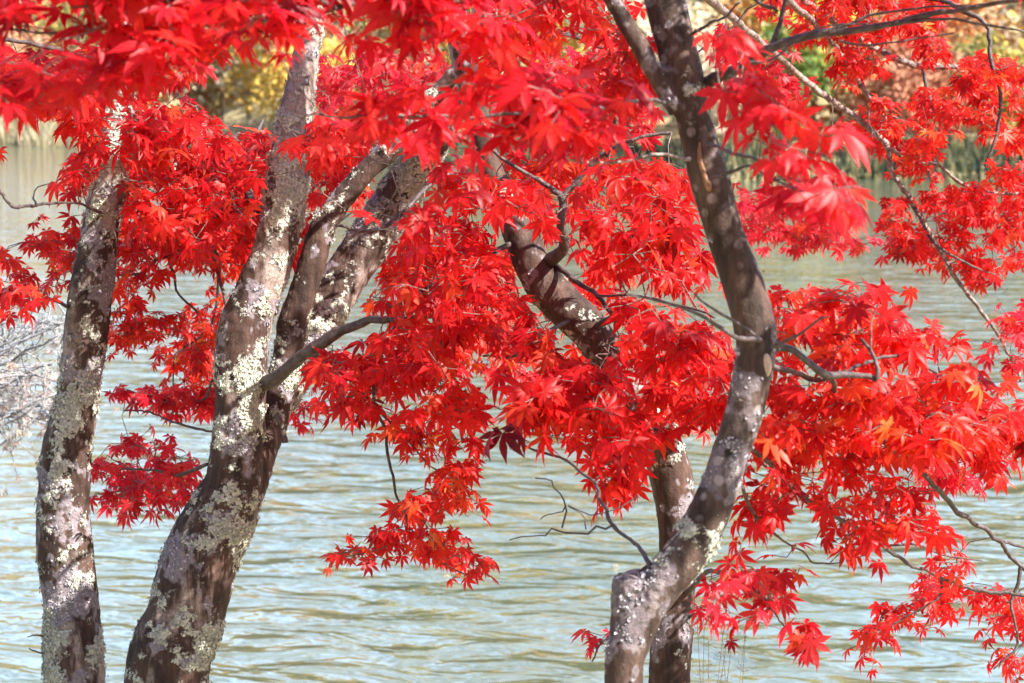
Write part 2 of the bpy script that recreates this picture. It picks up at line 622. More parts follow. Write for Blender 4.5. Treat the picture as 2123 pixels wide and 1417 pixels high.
class Maple:
    """One maple: an Empty at its foot, a blended trunk, each limb a part, a crown of leaves on twigs."""
    def __init__(self, label, foot, bark):
        self.root = thing('maple_tree', foot, label, 'tree', 'red maples on the lake shore')
        self.bark = bark
        self.stems = []
        self.nodes = np.zeros((0, 3))
        self.noder = np.zeros(0)
        self.crown = MB()

    def stem(self, pts, d, foot=False, clear=None):
        """pts: (px, py, width px[, depth]) along the middle of a stem."""
        P, R = [], []
        for p in pts:
            dd = p[3] if len(p) > 3 else d
            P.append(at(p[0], p[1], dd))
            R.append(p[2] / 2 / FPX * dd)
        if foot:
            g = np.array(P[0])
            z = float(ground_z(g[0], g[1]))
            mid_ = g.copy(); mid_[2] = z + (g[2] - z) * 0.45
            bot = g.copy(); bot[2] = z - 0.12
            P = [bot, mid_] + P
            R = [R[0] * 1.75, R[0] * 1.12] + R
        L = np.linalg.norm(np.diff(np.array(P), axis=0), axis=1).sum()
        n = max(12, int(L / 0.02))
        Ps, Rs = catmull(P, n), catmull(np.array(R)[:, None], n)[:, 0]
        self.stems.append((Ps, np.maximum(Rs, 0.004)))
        py = project(Ps)[1]
        if clear:                      # bare stretch of stem that nothing grows in front of
            qx, qy, qd = project(Ps)
            for a, c, *sc_ in clear:
                s_ = (qy > a) & (qy < c)
                BARE.append(np.stack([qx[s_], qy[s_], (Rs[s_] * FPX / qd[s_] + 9) * (sc_[0] if sc_ else 1), qd[s_]], -1)[::2])
        k = (py < 640) & (np.arange(n) % 6 == 0)
        self.nodes = np.vstack([self.nodes, Ps[k]])
        self.noder = np.append(self.noder, Rs[k])

    def limb(self, pts, d, mat_=None, wob=0.0022, label=None, mb=None, clear=False):
        P, R = [], []
        for p in pts:
            dd = p[3] if len(p) > 3 else d
            P.append(at(p[0], p[1], dd)); R.append(max(p[2] / 2 / FPX * dd, 0.0012))
        P = np.array(P)
        L = np.linalg.norm(np.diff(P, axis=0), axis=1).sum()
        n = max(8, int(L / 0.018))
        Ps, Rs = catmull(P, n), catmull(np.array(R)[:, None], n)[:, 0]
        jit = rng.normal(0, wob, (n, 3))
        jit = (jit + np.roll(jit, 1, 0) + np.roll(jit, -1, 0)) / 2
        jit[0] = 0
        Ps = Ps + jit
        Rs = np.maximum(Rs * (1 + 0.045 * rng.normal(0, 1, n)), 0.001)
        if clear:
            qx, qy, qd = project(Ps)
            BARE.append(np.stack([qx, qy, Rs * FPX / qd + 5, qd], -1)[::2])
        own = mb is None
        m = mb or MB()
        m.tube(Ps, Rs, 8)
        if own:
            o = m.build('branch', mat_ or M_BRANCH, self.root)
            if label:
                o['label'] = label
        self.nodes = np.vstack([self.nodes, Ps[::3]])
        self.noder = np.append(self.noder, Rs[::3])
        return m

    def foliage(self, poly, d0, d1, k=8.0, R=0.043, tone='red', el=(-42, 22), roll=32, slope=0.0):
        """Leaves on twigs grown from the limbs into the volume over poly, between depths d0 and d1."""
        A = poly_area(poly)
        dm = (d0 + d1) / 2
        L = 1.65 * R * FPX / dm
        n_leaf = max(4, int(DENSE * k * A / L ** 2))
        n_t = max(2, int(n_leaf / 5))
        q = sample_poly(poly, n_t)
        d = rng.uniform(d0, d1, n_t)
        T = at(q[:, 0], q[:, 1], d)
        # nearest first
        left = list(range(n_t))
        new_nodes, nn = [], []
        nodes, nr = self.nodes, self.noder
        dist = np.min(np.linalg.norm(T[:, None] - nodes[None], axis=2), axis=1)
        order = np.argsort(dist)
        cand = []
        for t in order:
            D = np.linalg.norm(nodes - T[t], axis=1) + np.where(nr > 0.012, 0.05, 0)
            s = int(np.argmin(D))
            A0, B0 = nodes[s], T[t]
            Ld = np.linalg.norm(B0 - A0)
            m = max(3, int(Ld / 0.035))
            u = np.linspace(0, 1, m)[:, None]
            w = rng.normal(0, 1, 3)
            sag = np.array([0, 0, 1.0]) * 0.10 * Ld
            side = np.cross(B0 - A0, w); side = side / (np.linalg.norm(side) + 1e-9) * 0.13 * Ld
            P = A0 * (1 - u) + B0 * u + np.sin(math.pi * u) * (side + sag)
            if m > 3:
                P[1:-1] += rng.normal(0, 0.0035, (m - 2, 3))
            r0 = min(max(0.0014 + 0.0042 * min(Ld, 0.9), 0.0014), max(nr[s] * 0.85, 0.0013))
            Rr = np.linspace(r0, 0.0009, m)
            self.crown.tube(P, Rr, 5, 1, (0.12, 0.05, 0.04), cap=False)
            nodes = np.vstack([nodes, P[1:]])
            nr = np.append(nr, Rr[1:])
            cand.append(P[1:])
        self.nodes, self.noder = nodes, nr
        C = np.vstack(cand)
        px, py, _ = project(C)
        ok = inside(poly, px, py)
        C = C[ok] if ok.sum() > 3 else np.vstack([T, C])
        n2 = n_leaf // 2 + 1
        ci = rng.integers(0, len(C), n2)
        tgt = np.tile(T, (n2 // len(T) + 1, 1))[:n2] + rng.normal(0, 0.016, (n2, 3))
        use_t = rng.random(n2) < 0.65
        az = rng.uniform(0, 2 * math.pi, n2)
        base0 = np.repeat(np.where(use_t[:, None], tgt, C[ci]), 2, axis=0)
        az = np.stack([az, az + math.pi + rng.normal(0, 0.5, n2)], 1).ravel()
        n = len(az)
        elv = np.radians(np.clip(rng.normal(el[0], el[1], n), -88, 25))
        pl = rng.uniform(0.012, 0.042, n)
        pel = np.radians(rng.uniform(-40, 35, n))
        pd = np.stack([np.cos(az) * np.cos(pel), np.sin(az) * np.cos(pel), np.sin(pel)], -1)
        base = base0 + pd * pl[:, None]
        # leaf bases stay within the mass
        px, py, _ = project(base)
        azl = az + rng.normal(0, 0.45, n)
        rl = np.radians(rng.normal(0, roll, n))
        ax = np.stack([np.cos(azl) * np.cos(elv), np.sin(azl) * np.cos(elv), np.sin(elv)], -1)
        keep = np.ones(n, bool)
        Bz = np.vstack(BARE)
        for f_ in (0.0, 0.45, 0.85):
            qx, qy, qd = project(base + ax * R * f_)
            hit = (np.hypot(qx[:, None] - Bz[None, :, 0], qy[:, None] - Bz[None, :, 1]) < Bz[None, :, 2]) & (qd[:, None] < Bz[None, :, 3] + 0.02)
            keep &= ~hit.any(1)
        base, base0, azl, elv, rl, n = base[keep], base0[keep], azl[keep], elv[keep], rl[keep], int(keep.sum())
        if n == 0:
            return
        RR = R * np.clip(rng.normal(1, 0.17, n), 0.6, 1.35)
        cl = pick_tones(tone, n)
        add_leaves(self.crown, base, azl, elv, rl, RR, cl, 0)
        add_petioles(self.crown, base0, base, cl * 0.6, 2)

    def finish(self, voxel=0.005, lich=0.0, lil=0.0, bump=0.006, flakes=0, seed=0, lich_at=(), lil_at=(), lumps=()):
        m = MB()
        for P, R in self.stems:
            m.tube(P, R, 20)
        tmp = m.build('temporary', self.bark)
        md = tmp.modifiers.new("r", 'REMESH'); md.mode = 'VOXEL'; md.voxel_size = voxel
        sm = tmp.modifiers.new("s", 'SMOOTH'); sm.factor = 0.5; sm.iterations = 5
        dg = bpy.context.evaluated_depsgraph_get()
        me = bpy.data.meshes.new_from_object(tmp.evaluated_get(dg))
        old = tmp.data
        bpy.data.objects.remove(tmp)
        bpy.data.meshes.remove(old)
        nv = len(me.vertices)
        co = np.zeros(nv * 3); me.vertices.foreach_get("co", co); co = co.reshape(-1, 3)
        no = np.zeros(nv * 3); me.vertices.foreach_get("normal", no); no = no.reshape(-1, 3)
        off = Vector((seed * 7.1, seed * 3.3, seed * 1.7))
        d = np.zeros(nv); la = np.zeros(nv); lb = np.zeros(nv)
        for q in range(nv):
            p = Vector(co[q])
            a = p + off
            ps = Vector((a.x, a.y, a.z * 0.45))
            d[q] = 1.6 * mnoise.noise(ps * 6) + 0.8 * mnoise.noise(ps * 17) + 0.5 * mnoise.noise(a * 48)
            la[q] = 0.5 + 0.55 * mnoise.noise(a * 5.5 + Vector((9, 2, 4))) + 0.5 * mnoise.noise(a * 21) + 0.28 * mnoise.noise(a * 60)
            lb[q] = 0.5 + 0.6 * mnoise.noise(a * 7.5 + Vector((3, 8, 1))) + 0.45 * mnoise.noise(a * 26 + Vector((1, 1, 5))) + 0.25 * mnoise.noise(a * 70)
        la += lich; lb += lil
        vx, vy, _ = project(co)
        for arr, spots_ in ((la, lich_at), (lb, lil_at)):      # patches where the crust is thick or worn away
            for (sx_, sy_, sr_, am_) in spots_:
                arr += am_ * np.exp(-((vx - sx_) ** 2 + (vy - sy_) ** 2) / sr_ ** 2)
        for (sx_, sy_, sr_, am_) in lumps:                     # knobbly callus
            wgt = am_ * np.exp(-((vx - sx_) ** 2 + (vy - sy_) ** 2) / sr_ ** 2)
            d += np.array([w3 * (mnoise.noise((Vector(c3) + off) * 85) + 0.6 * mnoise.noise((Vector(c3) + off) * 170)) if w3 > 0.05 else 0.0 for c3, w3 in zip(co, wgt)])
        rough = np.clip((la - 0.52) * 6, 0, 1)
        co2 = co + no * (bump * d + 0.0022 * rough)[:, None]
        me.vertices.foreach_set("co", co2.ravel())
        me.update()
        ca = me.color_attributes.new("lichen", 'FLOAT_COLOR', 'POINT')
        ca.data.foreach_set("color", np.stack([la, lb, d * 0, d * 0 + 1], -1).ravel())
        me.polygons.foreach_set("use_smooth", np.ones(len(me.polygons), bool))
        me.materials.clear(); me.materials.append(self.bark)
        tr = link('trunk', me, self.root)
        if flakes:
            pr = np.clip(np.maximum(la - 0.5, 0) * 3.0, 0, 1) ** 1.5 + 0.35 * np.clip(np.maximum(lb - 0.56, 0) * 3.0, 0, 1)
            vis = project(co2)[1]
            pr = pr * ((vis < 1500) & (vis > -60))
            ii = rng.choice(nv, flakes, p=pr / pr.sum())
            fb = MB()
            c0 = co2[ii] + rng.normal(0, 0.002, (flakes, 3))
            nn = no[ii] + rng.normal(0, 0.42, (flakes, 3)); nn /= np.linalg.norm(nn, axis=1)[:, None]
            s = np.cross(nn, rng.normal(0, 1, (flakes, 3))); s /= np.linalg.norm(s, axis=1)[:, None]
            t = np.cross(nn, s)
            r = rng.uniform(0.0012, 0.0040, flakes)
            ks = 7
            V = [c0 + nn * 0.0012]
            for kk in range(ks):
                th = kk * 2 * math.pi / ks
                rr = r * rng.uniform(0.5, 1.35, flakes)
                V.append(c0 + (rr * math.cos(th))[:, None] * s + (rr * math.sin(th))[:, None] * t + nn * (0.0012 + r * rng.uniform(0.0, 0.75, flakes))[:, None])
            V = np.stack(V, 1).reshape(-1, 3)
            q = np.array([(0, kk + 1, (kk + 1) % ks + 1) for kk in range(ks)])
            f = (q[None] + (np.arange(flakes) * (ks + 1))[:, None, None]).reshape(-1, 3)
            isl = (la[ii] >= lb[ii])[:, None]
            cc = np.where(isl, np.array([0.46, 0.46, 0.385]), np.array([0.36, 0.33, 0.36])) * rng.uniform(0.55, 1.2, (flakes, 1))
            fb.add(V, f, 0, np.repeat(cc, ks + 1, axis=0))
            fb.build('lichen', M_LICHEN, tr, smooth=False)
        if self.crown.n:
            self.crown.build('crown', [M_LEAF, M_TWIG, M_TWIG], self.root, uv=True)
        return tr


def foot_of(px, d):
    p = at(px, 1417, d)
    return (p[0], p[1], float(ground_z(p[0], p[1])))


# ------------------------------------------------------------------ maple 1: straight lichen trunk at the left
D1 = 5.2
t1 = Maple('slender upright maple with a pale lichen-spotted single trunk, left of the forked trunk', foot_of(158, D1), M_BARK_L)
t1.stem([(158, 1417, 126), (150, 1276, 121), (135, 1140, 116), (133, 1056, 110), (140, 937, 106), (164, 809, 94), (184, 639, 92), (209, 470, 80),
         (225, 390, 72), (238, 264, 58), (247, 190, 50), (260, 60, 44), (275, -120, 38), (300, -400, 30)], D1, foot=True, clear=[(185, 395, 0.5), (395, 1500)])
t1.stem([(228, 415, 40), (270, 372, 42), (316, 344, 36, 5.3), (370, 330, 30, 5.6), (440, 330, 22, 6.0), (520, 320, 14, 6.3)], D1)
t1.limb([(150, 640, 8), (90, 612, 7, 5.0), (30, 600, 6, 4.9), (-60, 610, 5, 4.8)], D1)
t1.limb([(200, 520, 7), (150, 505, 6, 5.4), (90, 500, 5, 5.5), (40, 505, 4, 5.6)], D1)
m_ = t1.limb([(215, 440, 8), (150, 420, 5, 4.6), (76, 427, 7, 4.4), (28, 428, 7, 4.3), (0, 398, 8, 4.3), (-60, 330, 9, 4.2)], D1)
t1.limb([(76, 427, 5), (70, 410, 4), (78, 390, 3), (106, 381, 2)], 4.4)
t1.limb([(248, 190, 14), (160, 120, 12, 4.9), (60, 90, 9, 4.7), (-60, 80, 7, 4.5)], D1)
t1.limb([(92, 1320, 4), (75, 1318, 3), (58, 1322, 2)], 5.1)
t1.limb([(92, 1355, 4), (72, 1350, 3), (58, 1343, 2)], 5.1)

# ------------------------------------------------------------------ maple 2: big forked trunk
D2 = 5.0
t2 = Maple('stout maple whose leaning lichen-crusted trunk forks into three stems', foot_of(344, D2), M_BARK_L)
t2.stem([(340, 1417, 178), (384, 1276, 166), (412, 1174, 160), (455, 1072, 138), (484, 1005, 118), (490, 937, 112), (496, 870, 106), (499, 809, 104), (501, 741, 102), (510, 673, 103),
         (536, 605, 92), (564, 538, 88), (581, 470, 84), (588, 426, 84), (597, 373, 82), (607, 271, 74), (619, 203, 72), (634, 102, 58), (650, 0, 50),
         (670, -150, 42), (690, -400, 32)], D2, foot=True, clear=[(120, 225), (345, 1500)])
t2.stem([(440, 1174, 110), (492, 1050, 92, 5.02), (534, 960, 72, 5.06), (562, 890, 66, 5.1), (584, 809, 62, 5.14), (597, 741, 60, 5.16), (608, 673, 62, 5.16), (630, 605, 58, 5.16), (650, 538, 60, 5.16), (670, 470, 60, 5.16),
         (706, 415, 56, 5.16), (760, 355, 50, 5.16), (815, 298, 48, 5.16), (855, 245, 44, 5.16), (905, 195, 42, 5.18), (960, 130, 38, 5.2), (1030, 40, 34, 5.2), (1130, -120, 30, 5.3)], D2, clear=[(150, 330, 0.6), (330, 900)])
t2.stem([(592, 840, 50, 5.16), (632, 740, 62, 5.24), (664, 675, 74, 5.3), (694, 615, 90, 5.34), (732, 555, 96, 5.36), (774, 485, 94, 5.36), (830, 400, 80, 5.36), (882, 325, 64, 5.3),
         (920, 250, 54, 5.2), (965, 140, 44, 5.3), (1010, 0, 36, 5.3), (1050, -200, 28, 5.3)], 5.2, clear=[(500, 700), (350, 420)])
t2.limb([(535, 800, 34, 5.0), (576, 783, 30, 4.92), (643, 727, 26, 4.85), (710, 687, 23, 4.8), (760, 668, 18, 4.75), (805, 663, 15, 4.72)], D2, clear=True,
        label='dark branch reaching out to the right from the fork')
t2.limb([(805, 663, 15, 4.72), (830, 662, 14, 4.7), (900, 655, 11, 4.65), (990, 648, 8, 4.6)], D2)
t2.limb([(572, 860, 14), (586, 890, 12), (588, 920, 13)], 4.98)
t2.limb([(545, 440, 22, 5.1), (518, 410, 20, 5.2), (512, 370, 14, 5.25), (525, 305, 11, 5.3), (545, 250, 8, 5.35)], 5.1)
t2.limb([(516, 410, 15, 5.2), (470, 430, 12, 5.25), (433, 457, 10, 5.3), (380, 480, 8, 5.35)], 5.1)
t2.limb([(470, 640, 8), (440, 520, 8, 5.3), (456, 548, 8, 5.35), (450, 620, 6, 5.4), (440, 670, 6, 5.4), (400, 707, 5, 5.4), (362, 741, 4, 5.4), (358, 800, 3, 5.4)], 5.25)
t2.limb([(433, 457, 9), (400, 500, 8), (355, 530, 8), (360, 575, 6), (372, 610, 5), (412, 650, 4)], 5.35)
t2.limb([(355, 530, 8), (325, 540, 9), (300, 562, 7), (240, 572, 5)], 5.35)
t2.limb([(430, 963, 8, 5.0), (383, 983, 8, 5.1), (349, 984, 7, 5.15), (315, 974, 5, 5.2), (250, 974, 4, 5.25)], D2)
t2.limb([(440, 895, 5, 5.0), (375, 880, 5, 5.1), (320, 860, 4, 5.2), (260, 850, 4, 5.2)], D2)
t2.limb([(440, 790, 6, 5.0), (420, 830, 5, 5.1), (350, 850, 4, 5.2)], D2)
t2.limb([(830, 662, 10, 4.7), (780, 760, 8, 4.6), (773, 830, 7, 4.55), (800, 900, 7, 4.5), (812, 980, 6, 4.45), (830, 1040, 5, 4.45), (845, 1100, 4, 4.4), (800, 1130, 3, 4.4), (700, 1160, 2, 4.4)], 4.6)
t2.limb([(845, 1090, 4), (875, 1130, 4), (910, 1160, 3), (960, 1190, 3), (1000, 1205, 2)], 4.4)
t2.limb([(773, 835, 5), (830, 900, 5), (870, 945, 4), (900, 970, 3), (960, 990, 2)], 4.55)
t2.limb([(900, 655, 12, 4.65), (930, 760, 10, 4.8), (960, 820, 9, 4.9), (1000, 840, 8, 4.95), (1040, 848, 6, 5.0)], 4.8)

# ------------------------------------------------------------------ maple 3: leaning S-shaped trunk in the middle
D3 = 4.7
t3 = Maple('dark brown maple with an S-curved trunk leaning left, half hidden by its red leaves', foot_of(1388, D3), M_BARK_T3)
t3.stem([(1388, 1417, 90), (1398, 1276, 88), (1404, 1160, 78), (1402, 1080, 78), (1392, 990, 92), (1360, 900, 95), (1310, 820, 86), (1268, 750, 76), (1225, 690, 82), (1185, 650, 82),
         (1140, 605, 80), (1110, 560, 76), (1086, 510, 72), (1066, 460, 66), (1040, 400, 60), (1010, 335, 55), (985, 220, 54), (965, 130, 56), (952, 60, 58), (940, 0, 56),
         (920, -150, 46), (900, -400, 34)], D3, foot=True, clear=[(495, 705), (985, 1240), (1320, 1500)])
t3.limb([(1135, 545, 34), (1158, 528, 26, 4.6), (1168, 505, 22, 4.55), (1163, 470, 20, 4.5), (1170, 440, 18, 4.5), (1166, 412, 18, 4.5)], D3, clear=True)
t3.limb([(1166, 412, 16), (1130, 385, 11), (1095, 362, 9)], 4.5, clear=True)
t3.limb([(1095, 362, 9), (1040, 330, 8), (1010, 300, 7)], 4.5)
t3.limb([(1166, 412, 16), (1190, 388, 12), (1225, 343, 11), (1270, 308, 9), (1330, 285, 8), (1390, 275, 7)], 4.5, clear=True)
t3.limb([(1258, 325, 9, 4.5), (1268, 270, 9, 4.45), (1285, 215, 8, 4.4), (1320, 195, 8, 4.4), (1350, 180, 6, 4.35)], 4.45)
t3.limb([(1148, 550, 14), (1190, 580, 11, 4.6), (1240, 615, 10, 4.55), (1265, 650, 9, 4.5), (1278, 690, 7, 4.5)], D3, clear=True)
t3.limb([(1235, 612, 6, 4.55), (1320, 612, 5, 4.4), (1410, 632, 5, 4.3), (1480, 660, 4, 4.2)], 4.5)
t3.limb([(1230, 680, 16), (1290, 655, 14, 4.5), (1350, 690, 12, 4.4), (1420, 760, 9, 4.3), (1450, 840, 7, 4.2)], D3)
t3.limb([(1190, 660, 10), (1120, 700, 9, 4.5), (1060, 740, 7, 4.5), (1000, 740, 5, 4.5)], D3)
t3.limb([(1345, 880, 14), (1290, 880, 12, 4.4), (1240, 900, 9, 4.3), (1180, 880, 7, 4.25), (1110, 860, 6, 4.2)], D3)
t3.limb([(1420, 1235, 14), (1470, 1185, 11, 4.4), (1520, 1200, 9, 4.2), (1570, 1225, 7, 4.0), (1610, 1275, 6, 3.9), (1650, 1330, 5, 3.9)], D3)
t3.limb([(1420, 1290, 7), (1450, 1270, 6, 4.6), (1500, 1285, 4, 4.5), (1560, 1270, 3, 4.5)], D3)
t3.limb([(1395, 1330, 6, 4.7), (1300, 1330, 4, 4.8), (1250, 1330, 4, 4.8), (1225, 1370, 3, 4.8)], D3)
t3.limb([(1010, 330, 16), (900, 380, 12, 4.5), (800, 470, 9, 4.4), (700, 470, 6, 4.3)], D3)
t3.limb([(960, 100, 18), (1080, 60, 14, 4.9), (1200, 80, 10, 5.1), (1300, 130, 7, 5.3)], D3)
t3.limb([(1080, 490, 14), (980, 550, 10, 4.6), (880, 600, 8, 4.5), (800, 640, 6, 4.5)], D3)

# ------------------------------------------------------------------ maple 4: cut, sharply bent trunk at the right
D4 = 3.5
t4 = Maple('smooth grey-brown maple with a sawn-off stump and a stem bowed to the right', foot_of(1294, D4), M_BARK_T4)
t4.stem([(1294, 1417, 84), (1302, 1340, 88), (1308, 1276, 90), (1305, 1240, 84), (1306, 1212, 80), (1307, 1196, 72)], D4, foot=True, clear=[(1100, 1500)])
t4.stem([(1312, 1300, 84), (1332, 1240, 78), (1352, 1196, 62), (1385, 1170, 50)], D4)
t4.stem([(1302, 1360, 78), (1325, 1290, 86), (1368, 1213, 94), (1420, 1150, 94), (1456, 1092, 92), (1488, 1020, 84), (1515, 937, 78), (1537, 880, 80), (1555, 800, 82), (1568, 735, 84),
         (1566, 675, 90), (1547, 606, 88), (1523, 538, 83), (1499, 470, 80), (1472, 375, 82), (1444, 272, 76), (1421, 170, 82), (1400, 85, 84), (1378, 0, 86),
         (1350, -110, 80), (1315, -300, 70), (1280, -600, 54)], D4, clear=[(-60, 1500)])
t4.stem([(1402, 235, 34), (1372, 180, 40), (1335, 112, 38), (1298, 50, 38), (1268, 0, 36), (1210, -100, 32, 3.4), (1080, -260, 26, 3.2), (850, -380, 20, 3.0)], D4 - 0.02, clear=[(-60, 230)])
t4.limb([(1440, 178, 40), (1470, 172, 30), (1505, 155, 25, 3.45), (1550, 130, 23, 3.42), (1600, 100, 21, 3.4), (1680, 80, 18, 3.38), (1750, 65, 16, 3.36), (1850, 50, 14, 3.35),
         (1950, 28, 12, 3.33), (2050, 10, 10, 3.3), (2180, -6, 8, 3.3)], D4, clear=True)
t4.limb([(1598, 100, 14), (1612, 50, 12), (1625, 15, 10), (1650, -50, 9)], 3.4)
t4.limb([(1612, 25, 9), (1580, 10, 8), (1550, -10, 7)], 3.4)
t4.limb([(1690, 78, 8), (1760, 45, 7), (1850, 28, 6), (1960, 12, 5), (2060, 12, 4)], 3.36)
t4.limb([(1870, 48, 8), (1960, 40, 7), (2030, 55, 6), (2140, 72, 5)], 3.34)
t4.limb([(1550, 130, 8), (1602, 125, 6), (1640, 95, 5), (1700, 60, 4), (1800, 50, 4)], 3.3)
t4.limb([(1740, 85, 6), (1800, 95, 5), (1900, 80, 4), (1980, 72, 3)], 3.3)
t4.limb([(1440, 70, 9), (1475, 45, 7, 3.3), (1540, 10, 5, 3.2)], D4)
t4.limb([(1345, -120, 30, 3.5), (1440, -30, 22, 4.4), (1545, 62, 15, 5.4), (1640, 142, 14, 5.8), (1700, 192, 14, 5.9), (1760, 235, 14, 6.0), (1828, 288, 14, 6.0), (1842, 312, 13, 6.0), (1850, 360, 11, 6.0),
         (1885, 412, 11, 6.0), (1910, 455, 10, 6.0), (1950, 520, 10, 6.0), (2000, 600, 9, 6.0), (2050, 665, 8, 6.0), (2085, 720, 7, 6.0), (2120, 790, 6, 6.0)], 6.0, M_BRANCH_PALE, clear=True,
        label='long pale sunlit branch sloping down to the right over the water')
t4.limb([(1838, 306, 10), (1900, 338, 9), (1945, 342, 8), (1985, 375, 8), (2060, 400, 7), (2140, 402, 6)], 6.0, M_BRANCH_PALE)
t4.limb([(1440, -40, 20, 4.6), (1600, -20, 18, 5.4), (1722, 85, 10, 6.0), (1765, 150, 10, 6.1), (1800, 200, 9, 6.1), (1836, 245, 6, 6.1)], 6.0, M_BRANCH_PALE)
t4.limb([(1440, -60, 20, 4.6), (1640, -10, 16, 6.0), (1790, 85, 13, 6.3), (1850, 118, 13, 6.3), (1910, 138, 14, 6.3), (1990, 138, 10, 6.3)], 6.0, M_BRANCH_PALE)
t4.limb([(1912, 138, 9), (1922, 190, 8), (1938, 235, 6)], 6.3)
t4.limb([(1640, -10, 14, 6.0), (1900, -10, 12, 5.9), (2010, 28, 10, 5.8), (2050, 60, 9, 5.8), (2050, 110, 9, 5.8), (2072, 210, 8, 5.8), (2062, 290, 7, 5.8), (2040, 345, 5, 5.8)], 5.8)
t4.limb([(1895, 430, 7, 6.0), (1935, 500, 6, 5.9), (1990, 540, 5, 5.9), (2060, 570, 4, 5.9)], 6.0)
t4.limb([(1575, 715, 34, 3.48), (1612, 722, 20, 3.5), (1645, 727, 15, 3.5), (1680, 757, 15, 3.5), (1712, 780, 18, 3.52), (1750, 776, 16, 3.55), (1800, 780, 12, 3.6), (1818, 790, 10, 3.6),
         (1822, 765, 9, 3.6), (1805, 725, 8, 3.62), (1785, 700, 7, 3.65)], D4)
t4.limb([(1590, 755, 14, 3.6), (1650, 776, 11, 3.65), (1720, 785, 11, 3.7), (1800, 750, 8, 3.8), (1880, 740, 7, 3.9), (1960, 790, 5, 4.0)], D4)
t4.limb([(1720, 782, 12, 3.55), (1760, 850, 12, 3.8), (1880, 955, 10, 4.1), (1930, 1000, 11, 4.2), (1990, 1062, 11, 4.3), (2060, 1112, 10, 4.35), (2095, 1150, 9, 4.4), (2140, 1200, 10, 4.4)], 4.0)
t4.limb([(2080, 1125, 8, 4.4), (2140, 1140, 6, 4.5), (2200, 1160, 5, 4.5)], 4.4)
t4.limb([(2115, 1178, 8), (2108, 1215, 8), (2095, 1250, 7), (2105, 1290, 5), (2110, 1340, 4), (2060, 1390, 3)], 4.4)
t4.limb([(1512, 900, 14, 3.5), (1590, 955, 11, 3.8), (1640, 1008, 10, 4.0), (1700, 1050, 9, 4.1), (1760, 1090, 9, 4.2), (1840, 1140, 8, 4.3), (1900, 1175, 8, 4.35), (1970, 1205, 7, 4.4),
         (2060, 1232, 9, 4.4), (2160, 1236, 8, 4.4)], 4.2)
t4.limb([(1950, 1198, 7), (1945, 1240, 5), (1900, 1270, 4), (1850, 1300, 3)], 4.4)
t4.limb([(1830, 1132, 6), (1900, 1130, 5), (1960, 1150, 4), (2040, 1165, 3)], 4.3)
t4.limb([(1540, 1010, 9, 3.7), (1560, 1060, 7, 3.8), (1600, 1100, 6, 3.9), (1660, 1145, 4, 3.95), (1690, 1165, 4, 4.0), (1740, 1168, 3, 4.0)], 3.8)
m_ = MB()
t4.limb([(1350, 1178, 12, 3.48), (1320, 1130, 9, 3.55), (1280, 1095, 8, 3.65), (1250, 1050, 8, 3.75), (1235, 1010, 7, 3.8), (1180, 960, 6, 3.9), (1090, 925, 5, 4.0)], 3.6)
t4.limb([(1280, 1098, 6, 3.65), (1230, 1098, 5, 3.7), (1165, 1095, 4, 3.75), (1120, 1110, 3, 3.8), (1060, 1130, 2, 3.8)], 3.7, wob=0.008)
t4.limb([(1165, 1095, 4), (1172, 1050, 4), (1165, 1010, 3), (1140, 985, 3), (1100, 980, 2)], 3.75, wob=0.008)
t4.limb([(1172, 1050, 3), (1140, 1055, 2), (1115, 1070, 1.5)], 3.75, wob=0.006)
t4.limb([(1215, 1098, 3), (1212, 1060, 2.5), (1180, 1040, 2), (1240, 1060, 2), (1330, 1030, 1.5)], 3.75, wob=0.006)
t4.limb([(1575, 706, 12, 3.44), (1520, 695, 10, 3.35), (1450, 652, 8, 3.3), (1390, 632, 6, 3.25), (1300, 610, 4, 3.2)], 3.3)
t4.limb([(1570, 700, 9, 3.43), (1540, 675, 7, 3.38), (1480, 640, 6, 3.35), (1440, 610, 4, 3.3)], 3.3)
t4.limb([(1600, 720, 8, 3.44), (1660, 690, 6, 3.35), (1700, 660, 5, 3.3), (1720, 655, 3, 3.28)], 3.3)
t4.limb([(1430, 330, 10, 3.45), (1395, 326, 7, 3.4), (1350, 320, 7, 3.36), (1290, 335, 6, 3.33), (1205, 335, 6, 3.3), (1160, 310, 5, 3.28), (1112, 293, 3, 3.25)], 3.3, M_BRANCH_PALE, clear=True)
t4.limb([(1475, 370, 10, 3.44), (1500, 365, 8, 3.35), (1550, 345, 6, 3.3), (1600, 370, 5, 3.2), (1700, 420, 4, 3.1)], 3.3)
t4.limb([(1460, 300, 8, 3.44), (1540, 320, 7, 3.2), (1640, 370, 6, 3.1), (1740, 420, 4, 3.0)], 3.3)
t4.limb([(1395, 215, 10, 3.46), (1320, 210, 8, 3.3), (1200, 230, 8, 3.1), (1000, 240, 7, 3.05), (850, 240, 6, 3.0), (700, 240, 5, 3.0), (600, 240, 4, 3.0)], 3.3)
t4.limb([(1080, -260, 20, 3.2), (900, -80, 16, 3.1), (700, 20, 13, 3.0), (450, 50, 10, 2.95), (250, 60, 8, 2.9), (0, 70, 6, 2.9), (-60, 75, 5, 2.9)], 3.1)
t4.limb([(700, 20, 9, 3.0), (560, -20, 8, 2.9), (380, 0, 7, 2.85), (150, 20, 5, 2.8)], 3.0)

